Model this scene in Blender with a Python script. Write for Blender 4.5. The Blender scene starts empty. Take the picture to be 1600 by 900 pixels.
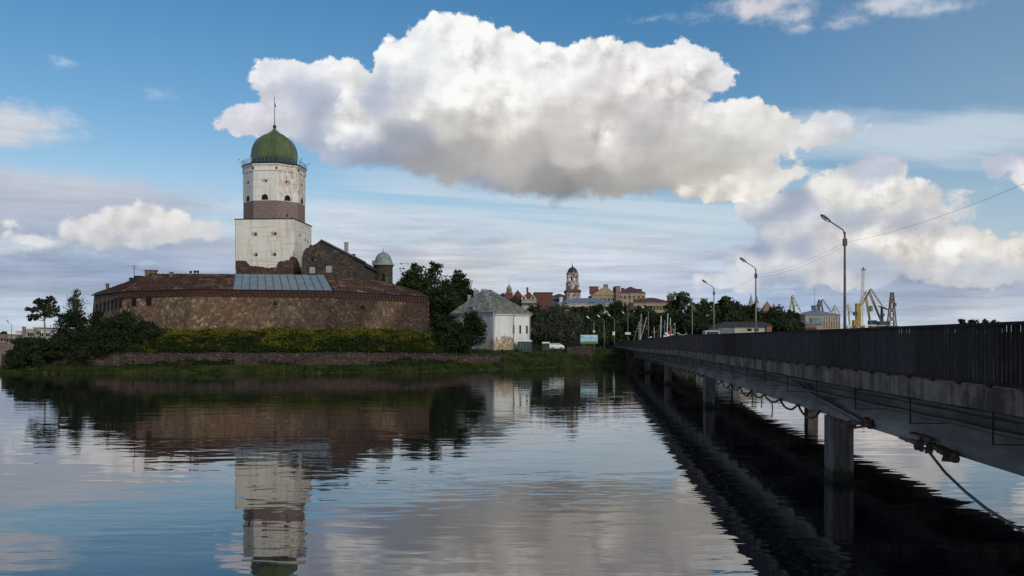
import bpy, bmesh, math, random
from mathutils import Vector, Matrix, noise as mnoise
from math import sin, cos, pi, radians as R, atan2, atan, sqrt, exp
S = bpy.context.scene
COL = S.collection
random.seed(7)

# ------------------------------------------------------------ camera
F = 1386.0            # focal length in photo pixels (1600 wide)
HY = 530.0            # horizon row
EYE = 5.0             # eye above the water
cam = bpy.data.cameras.new("camera")
cam.sensor_width = 36.0
cam.lens = 36.0 * F / 1600.0
cam.shift_y = (HY - 450.0) / 1600.0
cam.clip_start = 0.2
cam.clip_end = 20000.0
camo = bpy.data.objects.new("camera", cam)
COL.objects.link(camo)
camo.location = (0, 0, EYE)
camo.rotation_euler = (pi / 2, 0, 0)
S.camera = camo
S.view_settings.view_transform = 'Standard'
S.view_settings.look = 'None'
S.view_settings.exposure = 0.0
S.view_settings.gamma = 1.0
S.cycles.use_adaptive_sampling = True
S.cycles.adaptive_threshold = 0.015
S.cycles.use_denoising = True
S.cycles.max_bounces = 6
S.cycles.diffuse_bounces = 2
S.cycles.glossy_bounces = 3
S.cycles.caustics_reflective = True
S.cycles.sample_clamp_indirect = 4.0
S.cycles.caustics_refractive = False

def at(px, py, d):
    """point seen at photo pixel (px,py) at depth d"""
    return Vector(((px - 800) / F * d, d, EYE + (HY - py) / F * d))

# ------------------------------------------------------------ node helper
class V:
    """tiny expression wrapper round shader sockets"""
    def __init__(s, nt, sock): s.nt, s.s = nt, sock
    def _m(s, op, *a, clamp=False):
        n = s.nt.nodes.new('ShaderNodeMath'); n.operation = op; n.use_clamp = clamp
        for i, v in enumerate((s,) + a): put(s.nt, n.inputs[i], v)
        return V(s.nt, n.outputs[0])
    def __add__(s, o): return s._m('ADD', o)
    def __radd__(s, o): return s._m('ADD', o)
    def __sub__(s, o): return s._m('SUBTRACT', o)
    def __rsub__(s, o): return s._m('MULTIPLY_ADD', -1.0, o)
    def __mul__(s, o): return s._m('MULTIPLY', o)
    def __rmul__(s, o): return s._m('MULTIPLY', o)
    def __truediv__(s, o): return s._m('DIVIDE', o)
    def pw(s, e): return s._m('POWER', e)
    def max(s, o): return s._m('MAXIMUM', o)
    def min(s, o): return s._m('MINIMUM', o)
    def smax(s, o, k): return s._m('SMOOTH_MAX', o, k)
    def abs(s): return s._m('ABSOLUTE')
    def clamp(s): return s._m('ADD', 0.0, clamp=True)
    def step(s, a, b, lo=0.0, hi=1.0, kind='SMOOTHSTEP'):
        n = s.nt.nodes.new('ShaderNodeMapRange'); n.interpolation_type = kind
        for i, v in enumerate((s, a, b, lo, hi)): put(s.nt, n.inputs[i], v)
        return V(s.nt, n.outputs[0])
    def vm(s, op, *a, out=0, scale=None):
        n = s.nt.nodes.new('ShaderNodeVectorMath'); n.operation = op
        for i, v in enumerate((s,) + a): put(s.nt, n.inputs[i], v)
        if scale is not None: put(s.nt, n.inputs['Scale'], scale)
        return V(s.nt, n.outputs[out])
    def xyz(s):
        n = s.nt.nodes.new('ShaderNodeSeparateXYZ'); put(s.nt, n.inputs[0], s)
        return tuple(V(s.nt, o) for o in n.outputs)
    def ramp(s, *stops, interp='LINEAR'):
        n = s.nt.nodes.new('ShaderNodeValToRGB'); cr = n.color_ramp; cr.interpolation = interp
        while len(cr.elements) < len(stops): cr.elements.new(1.0)
        for e, (p, c) in zip(cr.elements, stops):
            e.position = p; e.color = tuple(c) + (1,) if len(c) == 3 else c
        put(s.nt, n.inputs[0], s)
        return V(s.nt, n.outputs[0])

def put(nt, inp, v):
    if isinstance(v, V): nt.links.new(v.s, inp)
    elif isinstance(v, (tuple, list, Vector)):
        v = tuple(v); inp.default_value = v if len(v) == len(inp.default_value) else v + (1,)
    else: inp.default_value = v

def noise(p, scale, detail=4.0, rough=0.55, dist=0.0, lac=2.0, color=False):
    n = p.nt.nodes.new('ShaderNodeTexNoise')
    put(p.nt, n.inputs['Vector'], p)
    for k, v in (('Scale', scale), ('Detail', detail), ('Roughness', rough), ('Lacunarity', lac), ('Distortion', dist)): n.inputs[k].default_value = v
    return V(p.nt, n.outputs[1 if color else 0])

def voro(p, scale, feature='F1', detail=0.0, rough=0.5, rand=1.0, smooth=None, out=0):
    n = p.nt.nodes.new('ShaderNodeTexVoronoi'); n.feature = feature
    if detail: n.normalize = True
    put(p.nt, n.inputs['Vector'], p)
    for k, v in (('Scale', scale), ('Detail', detail), ('Roughness', rough), ('Randomness', rand)):
        if k in n.inputs: n.inputs[k].default_value = v
    if smooth is not None: n.inputs['Smoothness'].default_value = smooth
    return V(p.nt, n.outputs[out])

def mix(f, a, b, mode='MIX'):
    nt = next(x.nt for x in (f, a, b) if isinstance(x, V))
    n = nt.nodes.new('ShaderNodeMix'); n.data_type = 'RGBA'; n.blend_type = mode
    put(nt, n.inputs[0], f); put(nt, n.inputs[6], a); put(nt, n.inputs[7], b)
    return V(nt, n.outputs[2])

def comb(nt, x, y, z):
    n = nt.nodes.new('ShaderNodeCombineXYZ')
    for i, v in enumerate((x, y, z)): put(nt, n.inputs[i], v)
    return V(nt, n.outputs[0])

def lin(c):
    """sRGB 0-255 -> linear"""
    return tuple((v / 255 / 12.92) if v / 255 <= 0.04045 else ((v / 255 + 0.055) / 1.055) ** 2.4 for v in c)

# ------------------------------------------------------------ sky and sun
SUN_EL, SUN_AZ = R(24), R(30)         # sun behind the camera, a little to its right
sun_dir = Vector((sin(SUN_AZ) * cos(SUN_EL), -cos(SUN_AZ) * cos(SUN_EL), sin(SUN_EL)))
sl = bpy.data.lights.new("sun", 'SUN'); sl.energy = 1.5; sl.angle = R(14); sl.color = (1.0, 0.93, 0.84)
so = bpy.data.objects.new("sun", sl); COL.objects.link(so)
so.rotation_euler = sun_dir.to_track_quat('Z', 'Y').to_euler()
so.location = (40, -200, 120)

W = bpy.data.worlds.new("World"); S.world = W; W.use_nodes = True
WS = 0.1
def group_tree(name, nin, nout):
    g = bpy.data.node_groups.new(name, 'ShaderNodeTree')
    for n in nin: g.interface.new_socket(n, in_out='INPUT', socket_type='NodeSocketVector')
    for n in nout: g.interface.new_socket(n, in_out='OUTPUT', socket_type='NodeSocketVector')
    gi = g.nodes.new('NodeGroupInput'); go = g.nodes.new('NodeGroupOutput')
    return g, gi, go

def build_sky():
    nt = W.node_tree; nt.nodes.clear()
    tc = nt.nodes.new('ShaderNodeTexCoord'); D = V(nt, tc.outputs['Generated']).vm('NORMALIZE')
    x, y, z = D.xyz()
    sk = nt.nodes.new('ShaderNodeTexSky'); sk.sky_type = 'NISHITA'; sk.sun_disc = False
    sk.sun_elevation = SUN_EL; sk.sun_rotation = pi - SUN_AZ
    sk.altitude = 0; sk.air_density = 1.0; sk.dust_density = 0.6; sk.ozone_density = 1.6
    base = V(nt, sk.outputs[0])
    az = x._m('ARCTAN2', y) * F
    el = z._m('ARCSINE') * F
    def q(px, py):
        return (F * atan((px - 800) / F), F * atan((HY - py) / sqrt(F * F + (px - 800) ** 2)), 0)
    ND = D.vm('SCALE', scale=F / 100.0)            # noise space: 1 unit = 100 photo pixels
    warp = noise(ND, 1.1, 3, 0.55, color=True).vm('SUBTRACT', (0.5, 0.5, 0.5))
    warp2 = noise(ND, 4.5, 3, 0.55, color=True).vm('SUBTRACT', (0.5, 0.5, 0.5))
    P = comb(nt, az, el, 0.0)
    PW = P.vm('ADD', warp.vm('SCALE', scale=16.0)).vm('ADD', warp2.vm('SCALE', scale=15.0)).vm('MULTIPLY', (1, 1, 0))
    NW = ND.vm('ADD', warp2.vm('SCALE', scale=0.16))
    def billow(p):                                  # cauliflower heads
        a = voro(p, 1.5, 'SMOOTH_F1', smooth=0.5)
        b = voro(p, 4.0, 'SMOOTH_F1', smooth=0.4)
        c = noise(p, 8.0, 5, 0.65)
        return 1.0 - (a * 0.70 + b * 0.32) + (c - 0.5) * 0.40
    b0 = billow(NW)
    relief = b0 - billow(NW.vm('ADD', (-0.11, 0.0, 0.15)))
    soft = noise(ND, 1.3, 6, 0.6)
    wisp = noise(ND.vm('MULTIPLY', (1, 1, 1.7)), 5.0, 5, 0.65)
    streak = noise(ND.vm('MULTIPLY', (0.55, 0.55, 3.2)), 1.0, 6, 0.6, dist=0.3)
    streak2 = noise(ND.vm('MULTIPLY', (0.42, 0.42, 5.2)).vm('ADD', (5, 3, 1)), 1.5, 6, 0.62, dist=0.25).step(0.30, 0.70)
    heads = noise(ND, 0.9, 2, 0.5).step(0.40, 0.66)  # where heads are crisp

    def blobs(tab, k=14.0):
        g, gi, go = group_tree('cloud_outline', ['P'], ['F'])
        p = V(g, gi.outputs[0]); f = None
        for cx, cy, rx, ry in tab:
            c = q(cx, cy); m = min(rx, ry)
            v = p.vm('SUBTRACT', c).vm('MULTIPLY', (1 / rx, 1 / ry, 0)).vm('LENGTH', out=1)
            v = (1.0 - v) * float(m)
            f = v if f is None else f.smax(v, k)
        put(g, go.inputs[0], f)
        n = nt.nodes.new('ShaderNodeGroup'); n.node_tree = g; put(nt, n.inputs[0], PW)
        return V(nt, n.outputs[0])._m('ADD', 0.0)
    def rbf(tab, sig=46.0):
        g, gi, go = group_tree('cloud_tone', ['P'], ['C'])
        Q = V(g, gi.outputs[0]).vm('MULTIPLY', (1, 1.35, 0)); cs = ws = None
        for px, py, c in tab:
            qq = q(px, py); d = Q.vm('DISTANCE', (qq[0], qq[1] * 1.35, 0), out=1)
            w = (d * d * (-0.5 / (sig * sig)))._m('EXPONENT')
            n = g.nodes.new('ShaderNodeVectorMath'); n.operation = 'SCALE'
            n.inputs[0].default_value = lin(c); put(g, n.inputs['Scale'], w); v = V(g, n.outputs[0])
            cs = v if cs is None else cs.vm('ADD', v)
            ws = w if ws is None else ws + w
        ws = ws + 1e-9
        put(g, go.inputs[0], cs.vm('DIVIDE', comb(g, ws, ws, ws)))
        n = nt.nodes.new('ShaderNodeGroup'); n.node_tree = g; put(nt, n.inputs[0], PW)
        return V(nt, n.outputs[0])
    def bg(c):
        n = nt.nodes.new('ShaderNodeBackground'); put(nt, n.inputs[0], c); n.inputs[1].default_value = WS
        return V(nt, n.outputs[0])
    def over(a, under, c):
        n = nt.nodes.new('ShaderNodeMixShader'); put(nt, n.inputs[0], a)
        nt.links.new(under.s, n.inputs[1]); nt.links.new(bg(c).s, n.inputs[2])
        return V(nt, n.outputs[0])

    # --- clear air (Nishita), a little deeper in tone
    r_, g_, b_ = base.vm('SCALE', scale=WS).xyz()
    gg = g_.max(0.0).pw(1.26) * (1.125 / WS)
    sky = comb(nt, (r_.max(0.0).pw(1.9) * (2.06 / WS)).min(gg * 0.9), gg, b_.max(0.0).pw(1.05) * (1.04 / WS))
    sky = mix(el.step(300, 0) * 0.85, sky, tuple(v / WS for v in lin((186, 202, 216))))
    sky = mix(az.step(150, 800) * el.step(520, 250, 0.75, 1.0) * 0.30, sky, tuple(v / WS for v in lin((186, 202, 216))))
    # high thin veil in flat perspective layers
    zz = z.max(0.0) + 0.09
    pl = comb(nt, x / zz, y / zz, 0.0)
    rot = nt.nodes.new('ShaderNodeVectorRotate'); rot.rotation_type = 'Z_AXIS'; rot.inputs['Angle'].default_value = R(-16)
    put(nt, rot.inputs[0], pl); pr = V(nt, rot.outputs[0])
    st = noise(pr.vm('MULTIPLY', (0.5, 2.2, 1)), 1.0, 6, 0.56, dist=0.3)
    low = el.step(300, 60)
    rightv = blobs(VEIL, 20.0).step(-50, 40)
    veil = ((st - 0.46 + (low.max(rightv) - 0.6) * 0.3).step(0.0, 0.2)) * low.max(rightv) * 0.72
    c = over(veil, bg(sky), tuple(v / WS for v in lin((208, 218, 228))))
    # clouds outside the photograph's view: the same broken heaps
    out_view = (az.abs()).step(720, 900).max(el.step(560, 640))
    ga = ((soft - 0.5) * 60 + (b0 - 0.5) * 26 + (noise(ND, 0.35, 3, 0.5) - 0.52) * 240).step(0, 22) * out_view * z.step(0.0, 0.05)
    c = over(ga * 0.9, c, mix((relief * 1.2 + 0.55 + (soft - 0.5)).clamp(), lin((158, 163, 174)), lin((226, 224, 222))).vm('SCALE', scale=1 / WS))

    for tab, cols, sig, amp_b, amp_s, amp_t, off, edge, rel, opac, k in LAYERS:
        f = blobs(tab, k) + (b0 - 0.48) * amp_b + (soft - 0.5) * amp_s + (wisp - 0.5) * (amp_s * 0.6) + off
        if amp_t: f = f + (streak - 0.5) * amp_t
        a = f
        col = rbf(cols, sig)
        lum = col.vm('DOT_PRODUCT', (0.2, 0.7, 0.1), out=1)
        a = (a / (lum.step(0.55, 0.22) * 20.0 + edge)).step(0.0, 1.0) * opac
        crisp = lum.step(0.50, 0.80) * (heads * 0.8 + 0.2)
        g = 1.0 + relief * (crisp * rel + rel * 0.16) + (soft - 0.5) * 0.16 + (streak2 - 0.5) * (0.06 + amp_t * 0.0031)
        col = col.vm('SCALE', scale=g).vm('MULTIPLY', (0.985, 1.0, 1.02) if amp_t < 60 else (0.90, 0.925, 0.955)).vm('MINIMUM', (0.975, 0.968, 0.955))
        c = over(a, c, col.vm('SCALE', scale=1 / WS))
    # below the horizon: plain haze colour, no clouds to evaluate
    n = nt.nodes.new('ShaderNodeMixShader'); put(nt, n.inputs[0], z._m('GREATER_THAN', -0.002))
    nt.links.new(bg(tuple(v / WS for v in lin((120, 132, 142)))).s, n.inputs[1]); nt.links.new(c.s, n.inputs[2])
    o = nt.nodes.new('ShaderNodeOutputWorld'); nt.links.new(n.outputs[0], o.inputs[0])
    W.cycles.sampling_method = 'NONE'

VEIL = [(1500, 215, 300, 50), (1480, 260, 260, 30), (1350, 180, 200, 22), (1560, 8, 120, 14), (900, 345, 420, 50), (640, 300, 120, 20), (520, 330, 200, 26)]
LAYERS = [
  # low grey sheets towards the horizon
  ([(150, 450, 420, 70), (600, 420, 300, 60), (900, 420, 300, 56), (1150, 480, 400, 40), (1500, 440, 300, 60), (640, 350, 180, 20), (1450, 490, 300, 40), (760, 490, 500, 40)],
   [(0, 430, (150, 166, 192)), (100, 440, (152, 168, 194)), (220, 440, (156, 170, 196)), (40, 455, (196, 206, 220)), (110, 470, (180, 192, 210)), (0, 490, (192, 203, 216)), (60, 515, (206, 216, 225)), (320, 430, (160, 174, 198)), (60, 500, (196, 207, 220)),
    (540, 350, (212, 214, 222)), (620, 345, (206, 212, 222)), (540, 390, (206, 210, 220)), (620, 395, (188, 196, 210)), (680, 400, (216, 214, 214)), (760, 385, (190, 200, 216)), (700, 370, (198, 210, 224)), (820, 400, (222, 220, 220)), (740, 420, (216, 215, 216)), (820, 440, (196, 205, 218)), (700, 450, (200, 208, 220)),
    (900, 390, (210, 215, 224)), (960, 400, (214, 216, 222)), (980, 430, (196, 205, 220)), (1040, 415, (208, 213, 222)), (1060, 440, (186, 198, 216)), (940, 440, (200, 209, 222)), (1100, 400, (194, 204, 220)), (880, 480, (202, 212, 224)), (1000, 470, (196, 208, 222)), (1120, 470, (180, 194, 214)),
    (1240, 460, (160, 176, 202)), (1300, 470, (164, 180, 204)), (1400, 450, (160, 174, 198)), (1500, 450, (158, 172, 196)), (1590, 450, (166, 178, 198)), (1450, 478, (172, 185, 204)), (1550, 485, (206, 210, 216)), (1500, 500, (212, 214, 216)), (1380, 495, (196, 206, 216))],
   30.0, 2, 34, 100, 14, 44, 0.08, 0.97, 20.0),
  # grey flat bank on the left
  ([(60, 325, 300, 62), (-60, 315, 220, 70), (140, 296, 170, 32), (250, 395, 260, 40), (15, 190, 95, 32), (0, 215, 80, 24)],
   [(0, 285, (196, 198, 208)), (120, 285, (205, 206, 214)), (220, 300, (196, 200, 210)), (0, 330, (168, 176, 194)), (120, 325, (164, 172, 190)), (240, 330, (168, 178, 196)),
    (60, 400, (150, 166, 190)), (200, 405, (152, 168, 192)), (340, 380, (176, 186, 204)), (430, 400, (184, 192, 206)), (10, 175, (206, 212, 220)), (40, 205, (222, 220, 222)), (10, 225, (200, 204, 214))],
   44.0, 8, 34, 30, 0, 26, 0.2, 0.92, 14.0),
  # small lit heap in front of it
  ([(245, 355, 85, 24), (190, 362, 75, 26), (140, 372, 50, 14), (300, 362, 42, 18), (225, 340, 40, 16), (55, 374, 28, 7), (85, 378, 26, 4), (18, 350, 10, 4)],
   [(245, 342, (238, 234, 228)), (190, 345, (232, 228, 224)), (150, 362, (222, 220, 220)), (300, 355, (230, 226, 222)), (230, 366, (206, 208, 214)), (170, 380, (200, 202, 210)), (60, 375, (214, 214, 216)), (320, 372, (200, 203, 212))],
   20.0, 26, 14, 0, 4, 9, 1.0, 0.97, 10.0),
  # heaps on the right
  ([(1330, 310, 90, 36), (1260, 320, 80, 30), (1400, 320, 90, 34), (1450, 340, 60, 22), (1250, 365, 70, 45), (1240, 425, 90, 28), (1195, 395, 56, 26), (1200, 330, 40, 22), (1300, 345, 110, 40), (1340, 380, 80, 44), (1420, 385, 100, 48), (1500, 395, 90, 38), (1580, 400, 80, 34), (1560, 425, 120, 22), (1330, 430, 130, 18), (1150, 440, 60, 14), (1355, 270, 44, 20), (1565, 255, 32, 18), (1605, 275, 16, 14)],
   [(1190, 312, (222, 220, 220)), (1240, 320, (160, 168, 186)), (1300, 295, (238, 234, 228)), (1340, 310, (240, 236, 228)), (1400, 310, (236, 232, 226)), (1460, 330, (220, 217, 215)), (1210, 340, (158, 170, 190)), (1260, 345, (208, 208, 212)), (1340, 335, (174, 180, 192)), (1420, 345, (178, 180, 190)), (1480, 352, (206, 205, 208)),
    (1215, 360, (226, 224, 222)), (1180, 385, (148, 162, 188)), (1245, 385, (170, 179, 196)), (1300, 385, (216, 213, 212)), (1370, 375, (228, 222, 214)), (1430, 385, (234, 228, 218)), (1490, 380, (230, 225, 217)), (1560, 385, (232, 227, 218)), (1600, 395, (230, 224, 216)), (1340, 410, (176, 184, 200)), (1440, 415, (206, 203, 204)), (1540, 418, (200, 202, 208)), (1600, 425, (196, 199, 206)),
    (1160, 412, (214, 214, 216)), (1225, 412, (226, 223, 220)), (1220, 435, (156, 170, 194)), (1300, 440, (210, 208, 210)), (1400, 440, (186, 196, 210)), (1150, 445, (208, 210, 216)), (1355, 270, (190, 194, 206)), (1565, 258, (186, 190, 204)), (1605, 275, (228, 226, 226))],
   16.0, 26, 24, 8, 3, 8, 1.3, 0.97, 12.0),
  # top right scraps and wisps
  ([(1190, 8, 75, 20), (1240, 22, 40, 16), (1310, 35, 40, 12), (1250, 40, 22, 12), (1390, 5, 70, 16), (1480, 12, 50, 8), (95, 98, 18, 6), (250, 148, 14, 7), (1020, 30, 26, 6)],
   [(1140, 5, (228, 222, 220)), (1200, 15, (206, 204, 212)), (1250, 25, (214, 212, 218)), (1310, 35, (222, 220, 222)), (1390, 8, (210, 210, 216)), (1450, 12, (196, 204, 218)), (95, 98, (190, 206, 224)), (250, 148, (180, 200, 222)), (1020, 30, (178, 196, 220))],
   40.0, 14, 30, 10, 3, 22, 0.45, 0.9, 12.0),
  # the great heap cloud
  ([(478, 140, 76, 50), (440, 108, 40, 16), (415, 190, 78, 26), (540, 175, 80, 70), (700, 118, 95, 88), (775, 130, 80, 85), (688, 78, 66, 42), (622, 105, 36, 48), (748, 64, 40, 34), (640, 200, 120, 70),
    (860, 170, 120, 95), (960, 140, 105, 76), (1050, 125, 80, 56), (1110, 120, 30, 36), (880, 245, 200, 66), (1000, 225, 200, 76), (1150, 215, 110, 52), (1230, 212, 90, 26), (1290, 206, 42, 15), (1312, 190, 12, 18), (1140, 275, 112, 36), (860, 280, 170, 36), (740, 268, 140, 30), (960, 285, 130, 28), (700, 245, 130, 40), (580, 235, 90, 34), (500, 218, 70, 24)],
   [(430, 100, (222, 222, 226)), (480, 100, (234, 232, 232)), (550, 115, (236, 234, 232)), (480, 140, (190, 196, 210)), (445, 165, (212, 212, 220)), (390, 190, (214, 212, 220)), (440, 195, (208, 208, 216)), (500, 170, (166, 175, 194)), (535, 190, (232, 230, 226)), (560, 215, (206, 207, 212)), (500, 215, (168, 178, 198)), (560, 245, (150, 160, 182)), (520, 245, (176, 184, 202)),
    (620, 60, (240, 240, 240)), (650, 80, (236, 237, 238)), (700, 50, (250, 249, 246)), (750, 40, (248, 246, 242)), (640, 120, (216, 219, 226)), (600, 150, (186, 192, 206)), (690, 120, (252, 250, 247)), (760, 100, (252, 250, 246)), (820, 130, (248, 246, 242)), (640, 165, (222, 219, 217)), (730, 150, (240, 236, 231)), (800, 170, (238, 234, 228)), (870, 110, (246, 244, 240)), (930, 90, (244, 241, 238)), (1000, 80, (240, 237, 235)), (1060, 85, (238, 236, 234)), (1110, 100, (232, 230, 230)), (1120, 140, (228, 226, 226)),
    (640, 210, (160, 164, 174)), (700, 190, (206, 202, 197)), (780, 200, (220, 214, 206)), (900, 150, (230, 226, 222)), (960, 120, (228, 223, 220)), (1050, 130, (226, 221, 217)), (880, 190, (206, 201, 194)), (950, 190, (192, 187, 184)), (1020, 170, (214, 209, 206)), (1090, 180, (220, 216, 212)), (945, 205, (240, 236, 230)), (1000, 215, (190, 186, 184)), (1080, 210, (210, 206, 202)), (1150, 190, (236, 233, 228)), (1200, 205, (230, 227, 222)), (1260, 215, (220, 217, 216)), (1310, 200, (206, 208, 214)),
    (590, 250, (150, 156, 172)), (660, 250, (160, 160, 164)), (740, 235, (178, 174, 172)), (820, 235, (188, 183, 178)), (900, 235, (200, 194, 188)), (970, 245, (206, 201, 194)), (1050, 245, (196, 191, 184)), (1130, 230, (206, 202, 196)), (700, 270, (170, 168, 168)), (780, 270, (187, 182, 176)), (860, 285, (153, 151, 150)), (880, 310, (128, 129, 134)), (930, 285, (162, 159, 155)), (1000, 275, (184, 180, 173)), (1070, 275, (186, 181, 173)), (1130, 262, (190, 186, 178)), (1190, 250, (206, 202, 196)), (1100, 300, (222, 216, 204)), (1170, 285, (232, 227, 217)), (1220, 262, (226, 222, 214)), (1010, 300, (160, 158, 156)), (760, 292, (138, 146, 164))],
   19.0, 34, 26, 0, 0, 6, 1.3, 0.985, 14.0),
  # sunlit heads standing in front of the great cloud's shade
  ([(535, 185, 24, 38), (525, 215, 26, 20), (548, 160, 20, 24), (632, 110, 24, 46), (616, 140, 16, 24), (655, 165, 38, 22), (690, 150, 40, 26), (1150, 195, 50, 18), (1090, 300, 50, 9), (1170, 282, 50, 14), (820, 95, 30, 26), (900, 90, 44, 22), (940, 205, 22, 16), (1060, 95, 34, 20), (440, 185, 40, 14)],
   [(535, 170, (238, 236, 233)), (525, 210, (228, 226, 222)), (525, 230, (200, 202, 210)), (630, 85, (243, 242, 241)), (632, 130, (228, 229, 231)), (612, 155, (208, 211, 218)), (655, 158, (234, 230, 226)), (690, 140, (246, 243, 240)), (680, 178, (212, 208, 205)), (1150, 188, (240, 237, 232)), (1150, 208, (220, 217, 212)), (1090, 300, (224, 218, 207)), (1170, 280, (234, 229, 220)), (820, 85, (249, 247, 244)), (820, 112, (236, 233, 231)), (900, 82, (247, 245, 242)), (900, 108, (228, 225, 223)), (940, 205, (240, 236, 230)), (1060, 90, (240, 238, 236)), (440, 182, (216, 215, 222))],
   20.0, 26, 16, 0, -2, 14, 1.5, 0.85, 8.0),
  # blue shade in the hollows
  ([(470, 150, 26, 22), (598, 150, 13, 50), (580, 235, 40, 16), (640, 215, 50, 16), (500, 228, 40, 12)],
   [(470, 145, (184, 190, 206)), (598, 150, (178, 186, 202)), (580, 240, (146, 155, 178)), (640, 215, (154, 158, 170)), (500, 232, (158, 168, 190))],
   30.0, 14, 20, 0, 0, 26, 0.5, 0.75, 10.0),
]
build_sky()

# ------------------------------------------------------------ mesh helpers
import numpy as np
class MB:
    def __init__(s): s.v, s.f = [], []
    def add(s, vs, fs):
        o = len(s.v); s.v += [tuple(p) for p in vs]; s.f += [tuple(i + o for i in f) for f in fs]; return s
    def quad(s, a, b, c, d): return s.add((a, b, c, d), ((0, 1, 2, 3),))
    def hexa(s, p):
        """p: 4 bottom corners then 4 top corners, counter-clockwise"""
        return s.add(p, ((3, 2, 1, 0), (4, 5, 6, 7), (0, 1, 5, 4), (1, 2, 6, 5), (2, 3, 7, 6), (3, 0, 4, 7)))
    def box(s, c, d, rz=0.0):
        cx, cy, cz = c; hx, hy, hz = d[0] / 2, d[1] / 2, d[2] / 2; cr, sr = cos(rz), sin(rz)
        return s.hexa([(cx + x * cr - y * sr, cy + x * sr + y * cr, cz + z) for z in (-hz, hz) for x, y in ((-hx, -hy), (hx, -hy), (hx, hy), (-hx, hy))])
    def beam(s, a, b, w, h=None, up=(0, 0, 1)):
        a, b = Vector(a), Vector(b); h = h or w; d = (b - a).normalized(); u = Vector(up)
        if abs(d.dot(u)) > 0.98: u = Vector((0, 1, 0))
        r = d.cross(u).normalized(); u = r.cross(d)
        q = [r * x * w / 2 + u * y * h / 2 for x, y in ((-1, -1), (1, -1), (1, 1), (-1, 1))]
        return s.hexa([a + k for k in q] + [b + k for k in q])
    def tube(s, pts, r, n=6, cap=True):
        pts = [Vector(p) for p in pts]; m = len(pts); rr = r if isinstance(r, (list, tuple)) else [r] * m; vs, fs = [], []; up = None
        for i, p in enumerate(pts):
            t = (pts[min(i + 1, m - 1)] - pts[max(i - 1, 0)]).normalized()
            if up is None: up = Vector((0, 0, 1)) if abs(t.z) < 0.9 else Vector((1, 0, 0))
            x = t.cross(up).normalized(); y = x.cross(t); up = y
            vs += [p + (x * cos(2 * pi * k / n) + y * sin(2 * pi * k / n)) * rr[i] for k in range(n)]
        for i in range(m - 1):
            for k in range(n):
                a, b = i * n + k, i * n + (k + 1) % n; fs.append((a, b, b + n, a + n))
        if cap: fs += [tuple(range(n))[::-1], tuple(range((m - 1) * n, m * n))]
        return s.add(vs, fs)
    def lathe(s, prof, n, c=(0, 0, 0), ph=0.0, cap=True):
        vs, fs = [], []; m = len(prof)
        for r, z in prof:
            vs += [(c[0] + r * sin(ph + 2 * pi * k / n), c[1] - r * cos(ph + 2 * pi * k / n), c[2] + z) for k in range(n)]
        for i in range(m - 1):
            for k in range(n):
                a, b = i * n + k, i * n + (k + 1) % n; fs.append((a, b, b + n, a + n))
        if cap: fs += [tuple(range(n))[::-1], tuple(range((m - 1) * n, m * n))]
        return s.add(vs, fs)
    def prism(s, poly, z0, z1):
        n = len(poly); vs = [(x, y, z0) for x, y in poly] + [(x, y, z1) for x, y in poly]
        return s.add(vs, [tuple(range(n))[::-1], tuple(range(n, 2 * n))] + [(i, (i + 1) % n, (i + 1) % n + n, i + n) for i in range(n)])
    def mesh(s, name, off=(0, 0, 0)):
        me = bpy.data.meshes.new(name); o = Vector(off)
        me.from_pydata([Vector(p) - o for p in s.v], [], s.f); me.update(); return me

def wl(o):
    p = Vector(o.location)
    while o.parent: o = o.parent; p += Vector(o.location)
    return p
def link(name, me, mat, parent=None, smooth=False):
    o = bpy.data.objects.new(name, me); COL.objects.link(o)
    if mat is not None and not me.materials: me.materials.append(mat)
    if smooth:
        for p in me.polygons: p.use_smooth = True
    if parent is not None: o.parent = parent
    return o
def part(name, mb, mat, parent, smooth=False):
    return link(name, mb.mesh(name, wl(parent)), mat, parent, smooth)
def tag(o, label=None, cat=None, group=None, kind=None):
    for k, v in (('label', label), ('category', cat), ('group', group), ('kind', kind)):
        if v: o[k] = v
    return o
def thing(name, loc, label, cat, group=None):
    o = bpy.data.objects.new(name, None); COL.objects.link(o); o.location = loc; o.empty_display_size = 0.3
    return tag(o, label, cat, group)
def dup(o, loc, label=None, rz=None, parent=None):
    c = o.copy(); COL.objects.link(c)
    if parent is not None: c.parent = parent
    if loc is not None: c.location = loc
    if rz is not None: c.rotation_euler = (0, 0, rz)
    if label: c['label'] = label
    for ch in list(o.children): dup(ch, None, parent=c)
    return c
def structure(name, mb, mat, smooth=False): return tag(link(name, mb.mesh(name), mat, None, smooth), kind='structure')

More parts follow.
